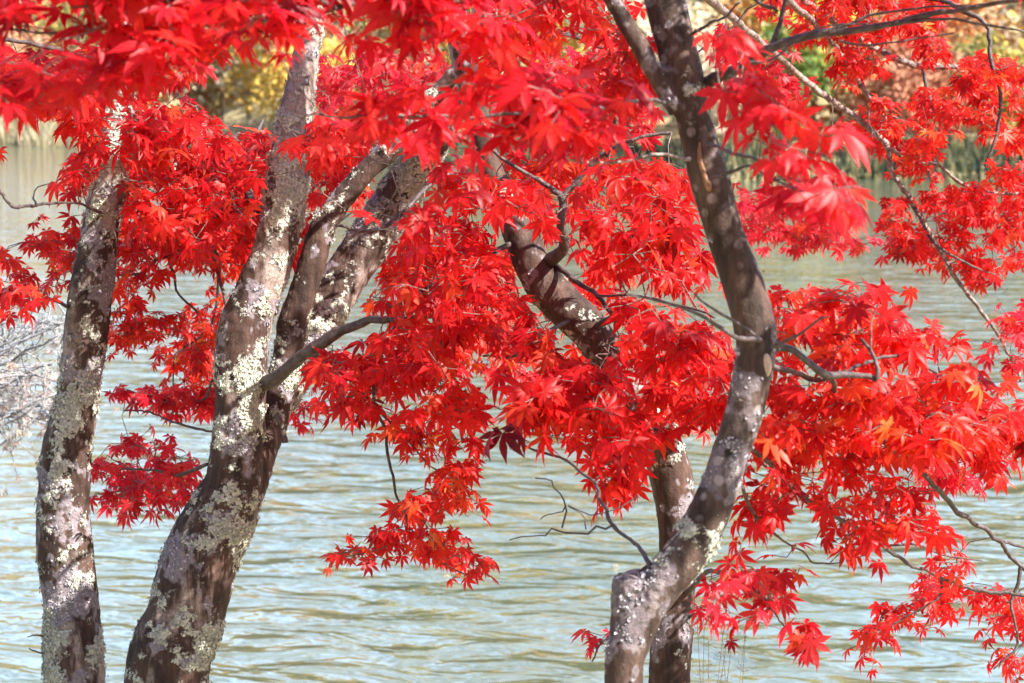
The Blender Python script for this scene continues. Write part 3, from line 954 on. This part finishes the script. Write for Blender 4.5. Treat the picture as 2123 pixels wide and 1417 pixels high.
# ------------------------------------------------------------------ foliage masses
# maple 4: big near leaves over the top, right-hand masses over the water
t4.foliage([(-60, -120), (1000, -120), (1000, 80), (900, 110), (760, 120), (640, 110), (560, 100), (450, 80), (400, 110), (330, 160), (260, 180), (170, 235), (90, 215), (-60, 190)], 2.75, 3.3, 13, R=0.054, tone='near', el=(-18, 18), roll=24)
t4.foliage([(570, 245), (700, 225), (830, 195), (900, 150), (1050, 180), (1250, 180), (1370, 230), (1380, 290), (1280, 310), (1180, 320), (1060, 335), (980, 310), (870, 310), (820, 340), (760, 290), (650, 280), (590, 285)],
           2.85, 3.3, 9.5, tone='near', el=(-30, 22), R=0.058)
t4.foliage([(1440, 80), (1520, 50), (1600, 80), (1630, 110), (1560, 160), (1610, 210), (1680, 260), (1740, 330), (1720, 370), (1790, 420), (1740, 440), (1640, 430), (1560, 390), (1510, 330), (1480, 230), (1450, 130)], 2.75, 3.3, 8.5, R=0.056, tone='near', el=(-24, 20))
t4.foliage([(1590, 640), (1640, 620), (1720, 595), (1830, 600), (1900, 640), (1950, 700), (2010, 760), (2080, 830), (2110, 880), (2050, 920), (1960, 930), (1880, 960), (1760, 970), (1700, 940), (1620, 960), (1560, 1000), (1540, 980), (1570, 880), (1590, 800)],
           3.6, 4.2, 10, R=0.046, tone='flame', el=(-34, 22))
t4.foliage([(1560, 990), (1700, 960), (1850, 980), (1890, 1010), (1940, 1090), (1970, 1110), (1900, 1110), (1830, 1090), (1790, 1130), (1740, 1130), (1690, 1070), (1600, 1080), (1510, 1110), (1530, 1050)], 3.8, 4.3, 6.0, tone='red', el=(-50, 20))
t4.foliage([(2040, 810), (2160, 830), (2160, 970), (2060, 960), (1960, 950), (1900, 900)], 4.0, 4.5, 8, tone='red')
t4.foliage([(1840, 960), (1960, 930), (2100, 960), (2040, 1000), (1930, 1010)], 4.3, 4.8, 5, R=0.038, tone='pink')
t4.foliage([(1900, 1215), (1960, 1190), (2040, 1230), (2140, 1240), (2140, 1270), (2050, 1285), (1960, 1285), (1900, 1280), (1860, 1300), (1840, 1350), (1800, 1370), (1790, 1330), (1780, 1305), (1850, 1260)], 4.7, 5.2, 6.5, R=0.036, tone='red', el=(-48, 22))
t4.foliage([(2060, 1290), (2140, 1275), (2140, 1370), (2090, 1390), (2030, 1370), (2050, 1330)], 4.5, 4.9, 5, R=0.036, tone='red')
t4.foliage([(1930, 1150), (2010, 1150), (2030, 1180), (1950, 1180)], 4.3, 4.6, 5, R=0.034, tone='red')
t4.foliage([(2060, 670), (2160, 610), (2160, 810), (2100, 790)], 5.4, 6.0, 9, R=0.038, tone='pink')
t4.foliage([(1560, -60), (1760, -60), (1960, -40), (1980, 20), (1900, 60), (1820, 70), (1740, 90), (1640, 60), (1580, 20)], 5.8, 6.6, 7.5, R=0.040, tone='flame')
t4.foliage([(1490, 60), (1580, 90), (1660, 150), (1660, 210), (1580, 240), (1500, 200)], 5.6, 6.2, 7.5, R=0.040, tone='pink')
t4.foliage([(1690, 100), (1780, 90), (1860, 120), (1830, 180), (1760, 170), (1700, 150)], 5.8, 6.4, 3.5, R=0.040, tone='flame')
t4.foliage([(1870, 60), (1960, 70), (1950, 110), (1890, 130)], 5.8, 6.4, 6, R=0.040, tone='red')
t4.foliage([(1800, 200), (1850, 170), (1940, 200), (2000, 130), (2160, 110), (2160, 300), (2080, 300), (1990, 240), (1960, 300), (1900, 340), (1820, 290), (1720, 290), (1700, 250), (1770, 240)], 5.7, 6.5, 6.6, R=0.040, tone='flame')
t4.foliage([(2035, 345), (2110, 340), (2110, 375), (2040, 380)], 5.7, 5.9, 7, R=0.038, tone='flame')
t4.foliage([(1860, 310), (1930, 300), (1930, 370), (1870, 365)], 5.9, 6.2, 7, R=0.038, tone='flame')
t4.foliage([(1830, 400), (1900, 410), (1990, 390), (2150, 370), (2150, 550), (2060, 580), (1990, 580), (1930, 530), (1850, 530), (1835, 470)], 5.8, 6.4, 7.5, R=0.038, tone='red')
t4.foliage([(1000, -120), (1260, -120), (1330, 60), (1300, 190), (1200, 200), (1060, 180), (1000, 110), (940, 60)], 3.5, 4.2, 5.5, tone='red', el=(-40, 22))
# canopy above the picture that dapples the trunks
t4.foliage([(900, -900), (3400, -900), (3200, -120), (1400, -90), (900, -160)], 2.2, 4.4, 0.55, R=0.05, tone='red', el=(-20, 15))
t4.foliage([(1900, -750), (2900, -750), (3000, -100), (2250, -60), (1750, -80)], 2.6, 3.3, 3.4, R=0.055, tone='red', el=(-20, 15))
# maple 3
t3.foliage([(780, 410), (900, 350), (1050, 380), (1200, 360), (1400, 350), (1470, 440), (1470, 540), (1420, 590), (1330, 560), (1230, 600), (1150, 560), (1110, 480), (1060, 470), (1000, 500), (900, 560), (830, 540), (770, 490), (690, 500), (650, 470)],
           3.9, 4.6, 9, R=0.050, tone='red', el=(-38, 24))
t3.foliage([(800, 580), (900, 530), (1000, 500), (1060, 560), (1100, 640), (1150, 690), (1200, 720), (1150, 760), (1080, 700), (1000, 700), (900, 720), (820, 680), (720, 650)], 4.1, 4.8, 8.5, R=0.048, tone='red', el=(-40, 24))
t3.foliage([(820, 560), (1050, 480), (1130, 700), (1100, 780), (940, 760), (800, 680)], 4.9, 5.5, 4, R=0.042, tone='flame')
t3.foliage([(1150, 560), (1480, 560), (1500, 900), (1250, 900), (1180, 760)], 4.9, 5.5, 3, R=0.042, tone='flame')
t3.foliage([(1230, 610), (1380, 620), (1480, 690), (1530, 770), (1490, 860), (1470, 930), (1400, 920), (1340, 950), (1260, 1010), (1200, 1000), (1220, 930), (1130, 900), (1060, 880), (1070, 820), (1120, 770), (1200, 730), (1290, 700)], 3.9, 4.6, 9, R=0.050, tone='red', el=(-42, 24))
t3.foliage([(1215, 950), (1330, 930), (1330, 990), (1250, 1040), (1205, 1020)], 4.0, 4.3, 8, tone='red', el=(-55, 15))
t3.foliage([(1450, 1190), (1530, 1170), (1640, 1180), (1670, 1195), (1640, 1245), (1620, 1270), (1560, 1255), (1470, 1270), (1445, 1300), (1440, 1250)], 3.7, 4.3, 7.5, tone='pink', el=(-35, 22))
t3.foliage([(1640, 1270), (1690, 1290), (1720, 1340), (1640, 1340), (1620, 1300)], 3.7, 3.9, 5, tone='pink', el=(-50, 15))
t3.foliage([(1225, 1320), (1258, 1310), (1255, 1345), (1225, 1360)], 4.7, 4.9, 8, R=0.036, tone='pink')
t3.foliage([(1030, 100), (1200, 90), (1340, 130), (1350, 300), (1200, 330), (1060, 300), (1000, 220)], 4.9, 5.6, 7, R=0.040, tone='pink')
t3.foliage([(1000, 320), (1400, 320), (1400, 440), (1200, 420), (1050, 430)], 4.9, 5.5, 6, R=0.040, tone='flame')
t3.foliage([(1500, 400), (1600, 385), (1720, 440), (1800, 500), (1780, 525), (1700, 510), (1620, 530), (1540, 500)], 6.6, 7.3, 7.5, R=0.040, tone='pink')
t3.foliage([(500, -1100), (1900, -1100), (1800, -100), (400, -100)], 3.6, 5.0, 0.6, R=0.05, tone='red', el=(-20, 15))
# maple 2
t2.foliage([(650, 710), (760, 690), (900, 700), (960, 760), (980, 840), (940, 880), (870, 850), (760, 865), (690, 850), (630, 790)], 4.2, 4.9, 9, R=0.046, tone='red', el=(-42, 24))
t2.foliage([(780, 860), (900, 870), (990, 920), (1000, 980), (960, 1010), (900, 980), (880, 930), (780, 910)], 4.4, 4.8, 6, R=0.036, tone='flame', el=(-46, 22))
t2.foliage([(850, 1010), (910, 1000), (985, 1070), (980, 1130), (1000, 1180), (950, 1190), (900, 1160), (850, 1140), (830, 1080)], 4.3, 4.6, 5.5, R=0.034, tone='flame', el=(-46, 24))
t2.foliage([(700, 1140), (780, 1105), (835, 1085), (830, 1120), (760, 1145), (700, 1170)], 4.3, 4.5, 10, R=0.030, tone='red', el=(-50, 18))
t2.foliage([(960, 1160), (1010, 1180), (1000, 1200), (960, 1190)], 4.3, 4.5, 10, R=0.032, tone='red', el=(-50, 18))
t2.foliage([(930, 640), (1060, 650), (1130, 720), (1110, 780), (1040, 790), (960, 740)], 5.6, 6.2, 5, R=0.040, tone='pink')
t2.foliage([(170, 310), (260, 285), (400, 260), (560, 270), (575, 400), (530, 530), (420, 540), (330, 520), (250, 540), (240, 470), (160, 430), (140, 380)], 4.8, 5.6, 8.5, R=0.046, tone='red', el=(-38, 22))
t2.foliage([(620, 280), (760, 230), (880, 250), (850, 340), (760, 440), (660, 440)], 4.3, 4.9, 4, R=0.046, tone='red', el=(-35, 22))
t2.foliage([(560, 230), (700, 225), (720, 330), (640, 345), (580, 310)], 4.2, 4.7, 7, R=0.046, tone='red', el=(-30, 22))
t2.foliage([(270, 330), (560, 300), (560, 440), (430, 430), (270, 430)], 5.6, 6.2, 5, tone='flame')
t2.foliage([(245, 450), (330, 480), (420, 470), (540, 480), (520, 560), (470, 600), (440, 560), (330, 530), (250, 600)], 5.2, 5.7, 7.5, R=0.036, tone='flame')
t2.foliage([(235, 650), (300, 645), (380, 665), (420, 640), (480, 600), (460, 700), (450, 790), (380, 740), (300, 730), (250, 710)], 5.2, 5.7, 7.5, R=0.036, tone='flame', el=(-46, 22))
t2.foliage([(240, 580), (330, 560), (290, 640), (240, 650)], 5.2, 5.6, 5, R=0.036, tone='flame')
t2.foliage([(360, 750), (450, 740), (450, 820), (380, 800)], 5.2, 5.6, 6, R=0.036, tone='flame')
t2.foliage([(215, 810), (330, 800), (440, 810), (450, 870), (400, 870), (330, 850), (230, 835)], 5.1, 5.6, 8, R=0.036, tone='pink')
t2.foliage([(190, 950), (290, 890), (340, 910), (405, 955), (415, 1020), (370, 1045), (280, 1060), (230, 1035), (190, 1040)], 5.1, 5.6, 7.5, R=0.036, tone='pink')
t2.foliage([(590, 830), (640, 830), (640, 880), (590, 880)], 5.4, 5.6, 3, R=0.036, tone='pink')
t2.foliage([(640, 300), (760, 270), (800, 330), (720, 420), (640, 440)], 5.6, 6.3, 8, R=0.040, tone='flame')
t2.foliage([(640, 110), (930, 110), (930, 260), (820, 290), (680, 300), (650, 220)], 5.4, 6.2, 9, R=0.040, tone='pink')
t2.foliage([(580, 480), (640, 450), (660, 520), (600, 600)], 5.4, 5.8, 5, R=0.038, tone='red')
t2.foliage([(760, 560), (840, 520), (880, 620), (800, 650)], 5.4, 5.8, 6, R=0.038, tone='flame')
t2.foliage([(0, -700), (700, -700), (700, -100), (0, -100)], 3.9, 5.4, 0.6, R=0.05, tone='red', el=(-20, 15))
# maple 1
t1.foliage([(160, 290), (260, 250), (420, 260), (470, 300), (330, 330), (240, 340), (170, 400), (140, 380)], 4.6, 5.0, 7.5, tone='red', el=(-35, 22))
t1.foliage([(45, 490), (165, 475), (165, 545), (90, 540)], 5.2, 5.7, 7.5, R=0.038, tone='flame')
t1.foliage([(-60, 600), (60, 575), (150, 560), (155, 610), (30, 640), (-60, 640)], 4.6, 5.2, 8, R=0.038, tone='red')
t1.foliage([(-60, 505), (15, 510), (10, 540), (-60, 540)], 5.4, 5.7, 6, R=0.038, tone='flame')
t1.foliage([(-60, 80), (200, 130), (200, 270), (110, 250), (60, 220), (-60, 215)], 4.4, 5.0, 9, R=0.048, tone='red', el=(-30, 20))
t1.foliage([(180, 150), (330, 150), (330, 330), (200, 330), (150, 290)], 4.5, 5.0, 8, R=0.046, tone='red', el=(-32, 20))
t1.foliage([(260, 170), (400, 140), (420, 260), (300, 300)], 5.0, 5.5, 6, tone='red')
t1.foliage([(-60, 290), (25, 300), (20, 320), (-60, 320)], 4.4, 4.8, 6, R=0.038, tone='flame')

t1.finish(lich=-0.05, lil=-0.11, flakes=14000, seed=1,
          lich_at=[(160, 850, 90, 0.10), (130, 1320, 90, 0.14), (190, 1000, 45, -0.3), (195, 1250, 40, -0.25), (150, 1110, 70, -0.12)], lil_at=[(130, 1210, 80, 0.16), (190, 950, 40, -0.2), (190, 1150, 40, -0.2)])
t2.finish(lich=-0.06, lil=-0.13, flakes=22000, seed=2,
          lich_at=[(470, 700, 80, 0.10), (460, 850, 90, 0.12), (590, 500, 60, 0.12), (440, 1080, 70, 0.10), (340, 1130, 60, -0.3), (560, 430, 40, -0.2), (480, 1250, 60, -0.2), (540, 960, 50, -0.25), (600, 700, 50, -0.12)],
          lil_at=[(330, 1190, 90, 0.14), (400, 1180, 60, 0.10), (500, 1180, 50, -0.25), (540, 900, 60, -0.25), (540, 620, 60, -0.2)])
t3.finish(lich=-0.30, lil=-0.18, bump=0.004, flakes=900, seed=3)
t4.finish(voxel=0.0042, lich=-0.42, lil=-0.16, bump=0.003, flakes=1000, seed=4,
          lich_at=[(1395, 1135, 50, 0.22), (1440, 1095, 35, 0.08), (1425, 190, 30, 0.16), (1500, 560, 45, 0.15), (1515, 630, 30, 0.12)], lil_at=[(1480, 940, 120, 0.10), (1530, 800, 50, 0.12), (1280, 1330, 60, 0.14), (1325, 1215, 50, 0.26)], lumps=[(1310, 1220, 38, 2.6)])

# the sawn face of the stump, rough dark wood
c_ = at(1307, 1193, D4)
b = MB()
ring = [c_ + np.array([math.cos(a) * 0.022 * (1 + 0.1 * math.sin(3 * a)), math.sin(a) * 0.022, 0.004 + 0.004 * math.sin(2 * a)]) for a in np.linspace(0, 2 * math.pi, 25)[:-1]]
b.add(np.vstack([ring, c_ + np.array([0, 0, 0.002])]), [(q, (q + 1) % 24, 24) for q in range(24)])
b.add(np.vstack([ring, np.array(ring) - np.array([0, 0, 0.03])]), [(q, q + 24, (q + 1) % 24 + 24, (q + 1) % 24) for q in range(24)])
cut = b.build('cut_face', simple_noise_mat("weathered sawn wood", [(0.35, (0.03, 0.025, 0.024)), (0.5, (0.22, 0.19, 0.19)), (0.7, (0.42, 0.38, 0.38))], 95, 0.9, 0.006), t4.root)

b = MB()
sc_ = at(1588, 758, D4 - 0.0285)
th_, ph_ = np.meshgrid(np.linspace(0, math.pi, 9), np.arange(14) * 2 * math.pi / 14, indexing='ij')
b.add(np.stack([sc_[0] + 0.0105 * np.sin(th_) * np.cos(ph_), sc_[1] - 0.004 * np.cos(th_), sc_[2] + 0.0215 * np.sin(th_) * np.sin(ph_)], -1),
      [(i_ * 14 + j_, i_ * 14 + (j_ + 1) % 14, (i_ + 1) * 14 + (j_ + 1) % 14, (i_ + 1) * 14 + j_) for i_ in range(8) for j_ in range(14)])
b.build('branch_scar', simple_noise_mat("healed pale wood", [(0.35, (0.30, 0.22, 0.17)), (0.65, (0.46, 0.36, 0.29))], 120, 0.8, 0.002), t4.root)
t4.limb([(1450, 296, 4, 3.466), (1455, 330, 10, 3.464), (1462, 365, 11, 3.462), (1468, 388, 14, 3.462), (1472, 396, 6, 3.463)], D4, twig_material("torn orange bark", (0.16, 0.07, 0.03), (0.34, 0.18, 0.09)), wob=0.0015,
        label='torn orange-brown sliver of bark on the bowed stem')

# dark crimson leaves hanging below the middle crown
b = MB()
bp_ = at([1042, 1070, 1015], [898, 890, 908], [3.75, 3.77, 3.73])
add_leaves(b, bp_, np.radians([-95, -60, -150]), np.radians([-58, -50, -60]), np.radians([5, -30, 25]), np.array([0.066, 0.056, 0.058]), pick_tones('deep', 3), 0)
o_ = b.build('leaf_cluster', M_LEAF, t3.root, uv=True)
o_['label'] = 'dark crimson leaves hanging below the bright red ones'

# ------------------------------------------------------------------ bare shrub leaning in at the left edge
sh = thing('bare_shrub', (-2.3, 7.2, float(ground_z(-2.3, 7.2))), 'leafless grey shrub of tangled twigs over the water at the left edge', 'shrub')
b, pl = MB(), MB()
for q in range(46):
    s0 = np.array([-2.3, 7.2, 0.1]) + rng.normal(0, 0.12, 3)
    e0 = at(rng.uniform(-90, 118), rng.uniform(630, 880), rng.uniform(6.7, 7.7))
    mid_ = (s0 + e0) / 2 + np.array([rng.normal(-0.25, 0.15), rng.normal(0, 0.2), rng.uniform(0.3, 0.8)])
    tip = e0 + np.array([rng.uniform(0.0, 0.1), rng.normal(0, 0.1), -rng.uniform(0.0, 0.08)])
    P = catmull([s0, mid_, e0, tip], 26) + rng.normal(0, 0.006, (26, 3))
    b.tube(P, np.linspace(0.009, 0.0018, 26), 5)
    for w in range(11):
        k0 = rng.integers(9, 25)
        dv = rng.normal(0, 1, 3); dv[2] = -abs(dv[2]) * 0.7
        dv /= np.linalg.norm(dv)
        Lw = rng.uniform(0.05, 0.18)
        Q = catmull([P[k0], P[k0] + dv * Lw * 0.5 + rng.normal(0, 0.02, 3), P[k0] + dv * Lw + rng.normal(0, 0.04, 3)], 9)
        b.tube(Q, np.linspace(0.0026, 0.001, 9), 4, cap=False)
        py_ = project(Q[-1:])[1][0]
        if py_ > 760 or rng.random() < 0.12:
            n_ = 3
            add_leaves(pl, Q[rng.integers(3, 9, n_)], rng.uniform(0, 6.28, n_), np.radians(rng.uniform(-80, -10, n_)), rng.normal(0, 0.6, n_), rng.uniform(0.015, 0.030, n_),
                       np.array([[0.70, 0.60, 0.56], [0.62, 0.48, 0.42], [0.80, 0.74, 0.71]])[rng.integers(0, 3, n_)], 0)
b.build('stem', twig_material("grey shrub twig", (0.13, 0.13, 0.145), (0.38, 0.38, 0.41)), sh)
pl.build('dry_foliage', M_LEAF, sh, uv=True)

# ------------------------------------------------------------------ small things
gt = thing('seed_grass', (*at(1490, 1600, 4.3)[:2], float(ground_z(0.45, 4.2))), 'wispy dry grass with tiny seed heads beside the right-hand trunks', 'grass tuft')
b = MB()
base_ = np.array(gt.location)
for q in range(9):
    tip = at(1450 + q * 13 + rng.uniform(-8, 8), 1250 + rng.uniform(0, 110), 4.3 + rng.uniform(-.1, .1))
    s0 = base_ + np.array([rng.normal(0, .04), rng.normal(0, .04), 0])
    P = catmull([s0, (s0 + tip) / 2 + np.array([rng.normal(0, .02), 0, .05]), tip], 24)
    b.tube(P, np.linspace(0.0014, 0.0005, 24), 4)
    for w in range(12):
        p = P[rng.integers(17, 24)]
        e = p + rng.normal(0, 1, 3) * np.array([0.022, 0.012, 0.012]) + np.array([0, 0, 0.006])
        b.tube(np.array([p, e]), [0.00035, 0.00035], 3, cap=False)
        b.tube(np.array([e, e + [0, 0, .0015], e + [0, 0, .003]]), [0.0005, 0.0014, 0.0005], 5)
b.build('stalk', twig_material("dry grass stalk", (0.16, 0.09, 0.06), (0.30, 0.20, 0.13)), gt)

FL = 'fallen leaves drifting on the lake'
b = MB()
p_ = at([1515], [1330], [4.3])
add_leaves(b, p_, np.radians([-60.0]), np.radians([-40.0]), np.array([0.5]), np.array([0.028]), pick_tones('deep', 1) * 1.6, 0)
add_petioles(b, p_ + np.array([[0, 0, 0.02]]), p_, pick_tones('deep', 1), 0)
tag(b.build('falling_leaf', M_LEAF, uv=True), 'single dark red leaf in mid-air above the grass seed heads', 'leaf')


def on_water(px, py):
    d = (CAMZ) / (math.sin(PITCH) + (py - CY) / FPX * math.cos(PITCH))
    return at(px, py, d)


for (px, py, lab) in ((2105, 1076, 'pale leaf floating on the lake at the right edge of the view'), (12, 1121, 'pale leaf floating on the lake at the left edge of the view'),
                      (922, 1198, 'tiny pale leaf floating just below the hanging red spray'), (1272, 1176, 'small tan leaf floating left of the sawn stump')):
    b = MB()
    P_ = on_water(np.array([px]), np.array([py]).astype(float)) if False else on_water(px, py)[None]
    P_[0, 2] = 0.012
    add_leaves(b, P_, np.array([rng.uniform(-0.4, 0.4)]), np.array([0.02]), np.array([0.1]), np.array([0.045]), np.array([[0.7, 0.58, 0.4]]), 0)
    tag(b.build('floating_leaf', M_LEAF, uv=True), lab, 'leaf', FL)

# ------------------------------------------------------------------ far bank: reeds, shrubs, trees
b = MB()
n = 9000
x = rng.uniform(-36, 26, n)
e = rng.uniform(-0.5, 2.2, n)
y = shore_y(x) + e
z = np.maximum(ground_z(x, y), -0.1)
h = rng.uniform(0.5, 1.5, n) * (0.65 + 0.35 * np.sin(x * 0.9) * np.sin(x * 0.37 + 1))
lean = rng.normal(0, 0.22, (n, 2))
w = rng.uniform(0.02, 0.05, n)
az = rng.uniform(0, 3.14, n)
dx, dy = np.cos(az) * w, np.sin(az) * w
V = np.stack([np.stack([x - dx, y - dy, z], -1), np.stack([x + dx, y + dy, z], -1),
              np.stack([x + dx * .7 + lean[:, 0] * h * .4, y + dy * .7 + lean[:, 1] * h * .4, z + h * .6], -1), np.stack([x - dx * .7 + lean[:, 0] * h * .4, y - dy * .7 + lean[:, 1] * h * .4, z + h * .6], -1),
              np.stack([x + lean[:, 0] * h, y + lean[:, 1] * h, z + h], -1)], 1).reshape(-1, 3)
o5 = (np.arange(n) * 5)[:, None, None]
left = (x < -6)[:, None]
palec = np.array([[0.42, 0.36, 0.24], [0.36, 0.33, 0.20], [0.50, 0.44, 0.32]])[rng.integers(0, 3, n)]
darkc = np.array([[0.06, 0.085, 0.06], [0.10, 0.12, 0.06], [0.22, 0.20, 0.10], [0.05, 0.07, 0.065]])[rng.integers(0, 4, n)]
cc = np.repeat(np.where(left, palec, darkc), 5, axis=0)
b.add(V, (np.array([(0, 1, 2), (0, 2, 3), (3, 2, 4)])[None] + o5).reshape(-1, 3), 0, cc)
tag(b.build('reeds', M_FARLEAF), 'reeds and dry grass fringing the far shore', 'reeds', kind='stuff')

PAL = {
    'gold': [(0.66, 0.46, 0.10), (0.72, 0.54, 0.14), (0.56, 0.38, 0.09)],
    'lime': [(0.52, 0.50, 0.06), (0.64, 0.56, 0.09), (0.34, 0.38, 0.05)],
    'green': [(0.18, 0.26, 0.05), (0.26, 0.32, 0.06), (0.12, 0.18, 0.05)],
    'dark': [(0.06, 0.09, 0.045), (0.08, 0.115, 0.05), (0.13, 0.15, 0.06)],
    'orange': [(0.68, 0.33, 0.12), (0.62, 0.25, 0.10), (0.72, 0.45, 0.18)],
    'rust': [(0.55, 0.24, 0.15), (0.62, 0.32, 0.20), (0.46, 0.20, 0.12)],
    'tan': [(0.60, 0.50, 0.36), (0.54, 0.42, 0.27), (0.66, 0.58, 0.46)],
    'olive': [(0.36, 0.33, 0.09), (0.46, 0.40, 0.11), (0.26, 0.25, 0.09)],
}
M_FARBARK = twig_material("far trunk bark", (0.16, 0.13, 0.11), (0.42, 0.38, 0.34))
M_WHITEBARK = twig_material("white birch bark", (0.50, 0.48, 0.45), (0.75, 0.73, 0.70))


def far_tree(px, back, h, r, pal, label, cat='tree', name='autumn_tree', bark=None, n=1500, grp='autumn trees on the far bank', low=0.25):
    # along the sight line of that picture column, a given distance behind the shore
    s = (px - CX) / FPX
    y = 70.0
    for _ in range(30):
        y = float(shore_y(s * y)) + back
    x = s * y
    z = float(ground_z(x, y)) - 0.1
    root = thing(name, (x, y, z), label, cat, grp)
    b = MB()
    lean = rng.normal(0, 0.06 * h, 2)
    P = catmull([(x, y, z), (x + lean[0] * .4, y + lean[1] * .4, z + h * .45), (x + lean[0], y + lean[1], z + h * .93)], 12)
    b.tube(P, np.linspace(0.022 * h, 0.006 * h, 12), 7)
    tips = []
    for q in range(9):
        k = rng.integers(3, 11)
        a = rng.uniform(0, 6.28)
        Lb = r * rng.uniform(0.55, 1.0) * (1.15 - k / 14)
        e = P[k] + np.array([math.cos(a) * Lb, math.sin(a) * Lb, Lb * rng.uniform(0.15, 0.8)])
        b.tube(catmull([P[k], (P[k] + e) / 2 + [0, 0, -0.05 * Lb], e], 7), np.linspace(0.008 * h, 0.002 * h, 7), 5, cap=False)
        tips.append(e)
    b.build('trunk', bark or M_FARBARK, root)
    tips += [P[-1], P[-3]]
    for q in range(9):
        u = rng.normal(0, 1, 3); u /= np.linalg.norm(u)
        tips.append(np.array([x + lean[0] * .6, y + lean[1] * .6, z + h * (low + (1 - low) * 0.52)]) + u * np.array([r * .85, r * .85, h * (1 - low) * .42]))
    tips = np.array(tips)
    c = MB()
    ti = rng.integers(0, len(tips), n)
    g = rng.normal(0, 1, (n, 3)); g /= np.linalg.norm(g, axis=1)[:, None]
    C = tips[ti] + g * (r * 0.42 * rng.uniform(0.25, 1, n) ** 0.5)[:, None]
    C[:, 2] = np.maximum(C[:, 2], z + 0.1)
    u = rng.normal(0, 1, (n, 3)); u /= np.linalg.norm(u, axis=1)[:, None]
    w = np.cross(u, rng.normal(0, 1, (n, 3))); w /= np.linalg.norm(w, axis=1)[:, None]
    s_ = (rng.uniform(0.10, 0.22, n) * (0.6 + r * 0.16))[:, None]
    k3 = np.cross(u, w)
    V = np.stack([C - u * s_, C + w * s_ * .6 + k3 * s_ * .2, C + u * s_, C - w * s_ * .6 + k3 * s_ * .2], 1).reshape(-1, 3)
    base = np.array(PAL[pal])[rng.integers(0, 3, len(tips))][ti] * rng.uniform(0.75, 1.25, (n, 1))
    c.add(V, (np.array([(0, 1, 2, 3)])[None] + (np.arange(n) * 4)[:, None, None]).reshape(-1, 4), 0, np.repeat(np.clip(base, 0, .9), 4, axis=0))
    c.build('crown', M_FARLEAF, root, smooth=False)
    return root


FAR = [
    # px, behind shore, height, radius, palette, label
    (-180, 9, 8, 3.2, 'olive', 'olive tree beyond the left end of the far sandy shore'),
    (20, 12, 9, 3.4, 'rust', 'rust-brown tree above the pale grass of the far left shore'),
    (170, 8, 7, 2.8, 'olive', 'olive tree behind the slender left trunk on the far shore'),
    (330, 10, 8, 3.2, 'tan', 'beige autumn tree seen above the left branch on the far bank'),
    (430, 6, 5.5, 2.4, 'tan', 'low cream-coloured tree left of the golden one'),
    (520, 5, 5.2, 2.3, 'gold', 'golden-yellow tree glowing left of the forked trunk'),
    (590, 13, 10, 3.5, 'orange', 'tall orange tree behind the golden-yellow one'),
    (720, 7, 7, 2.8, 'rust', 'russet tree on the far bank behind the forked stems'),
    (830, 13, 10, 3.4, 'tan', 'pale tan tree high on the far bank above the forked stems'),
    (930, 6, 6, 2.6, 'olive', 'olive tree on the far bank behind the middle canopy'),
    (1090, 5, 5.5, 2.4, 'gold', 'yellow tree on the far bank in the gap of the middle canopy'),
    (1180, 12, 10, 3.4, 'orange', 'orange tree on the far bank above the middle canopy'),
    (1300, 6, 6, 2.6, 'tan', 'straw-coloured tree on the far bank left of the bowed stem'),
    (1420, 11, 9, 3.2, 'olive', 'tall olive tree on the far bank hidden by the bowed stem'),
    (1560, 12, 9, 3.0, 'orange', 'orange tree on the far bank just right of the bowed stem'),
    (1620, 3.5, 3.6, 1.8, 'green', 'low green tree under the yellow one on the far bank'),
    (1680, 6, 6.0, 2.0, 'lime', 'bright yellow-green tree right of the bowed stem on the far bank'),
    (1760, 13, 10, 3.2, 'tan', 'tall beige tree behind the yellow-green one'),
    (1800, 4, 4.2, 2.0, 'rust', 'salmon-pink low tree right of the yellow-green one'),
    (1855, 8, 8, 2.2, 'rust', 'pinkish tree with a thin white trunk on the far bank'),
    (1950, 7, 6.5, 2.4, 'orange', 'light orange tree in the upper right on the far bank'),
    (2020, 3.5, 3.2, 1.8, 'olive', 'low olive bush above the reeds at the far right'),
    (2050, 14, 10.5, 2.6, 'dark', 'dark green tree at the top right of the far bank'),
    (2110, 8, 7, 2.6, 'tan', 'grey-beige thin-leaved tree at the right end of the far bank'),
    (410, 2.6, 3.2, 1.9, 'orange', 'low apricot bush at the water edge left of the golden tree'),
    (465, 3.6, 3.6, 2.2, 'tan', 'low straw-yellow bush in front of the cream-coloured tree on the far bank'),
    (640, 3.2, 3.6, 2.2, 'gold', 'low yellow bush at the water edge behind the forked trunk'),
    (1500, 3.2, 3.2, 2.0, 'tan', 'low straw-coloured bush at the water edge right of the bowed stem'),
    (1890, 3.4, 3.0, 1.9, 'rust', 'low pinkish bush above the reeds in front of the white-trunked tree'),
    (60, 4.5, 4.2, 2.6, 'rust', 'low reddish bush on the sandy far shore at the left'),
    (2240, 6, 6, 2.8, 'gold', 'golden tree beyond the right end of the reeds'),
]
for (px, bk, h, r, pal, lab) in FAR:
    far_tree(px, bk, h, r, pal, lab, bark=M_WHITEBARK if 'white trunk' in lab else None)
cols_ = ['olive', 'gold', 'lime', 'green', 'gold', 'olive', 'lime', 'tan']
for q in range(26):   # the wooded slope behind them, seen mostly in the water's reflection
    px = -260 + q * 104 + rng.uniform(-30, 30)
    pal = cols_[(q * 5 + q // 3) % 8]
    far_tree(px, 22 + (q % 3) * 6, 11 + rng.uniform(-1.5, 2), 4.2, pal, 'tall autumn tree on the wooded slope behind the far bank', n=1000, grp='slope trees behind the far bank')
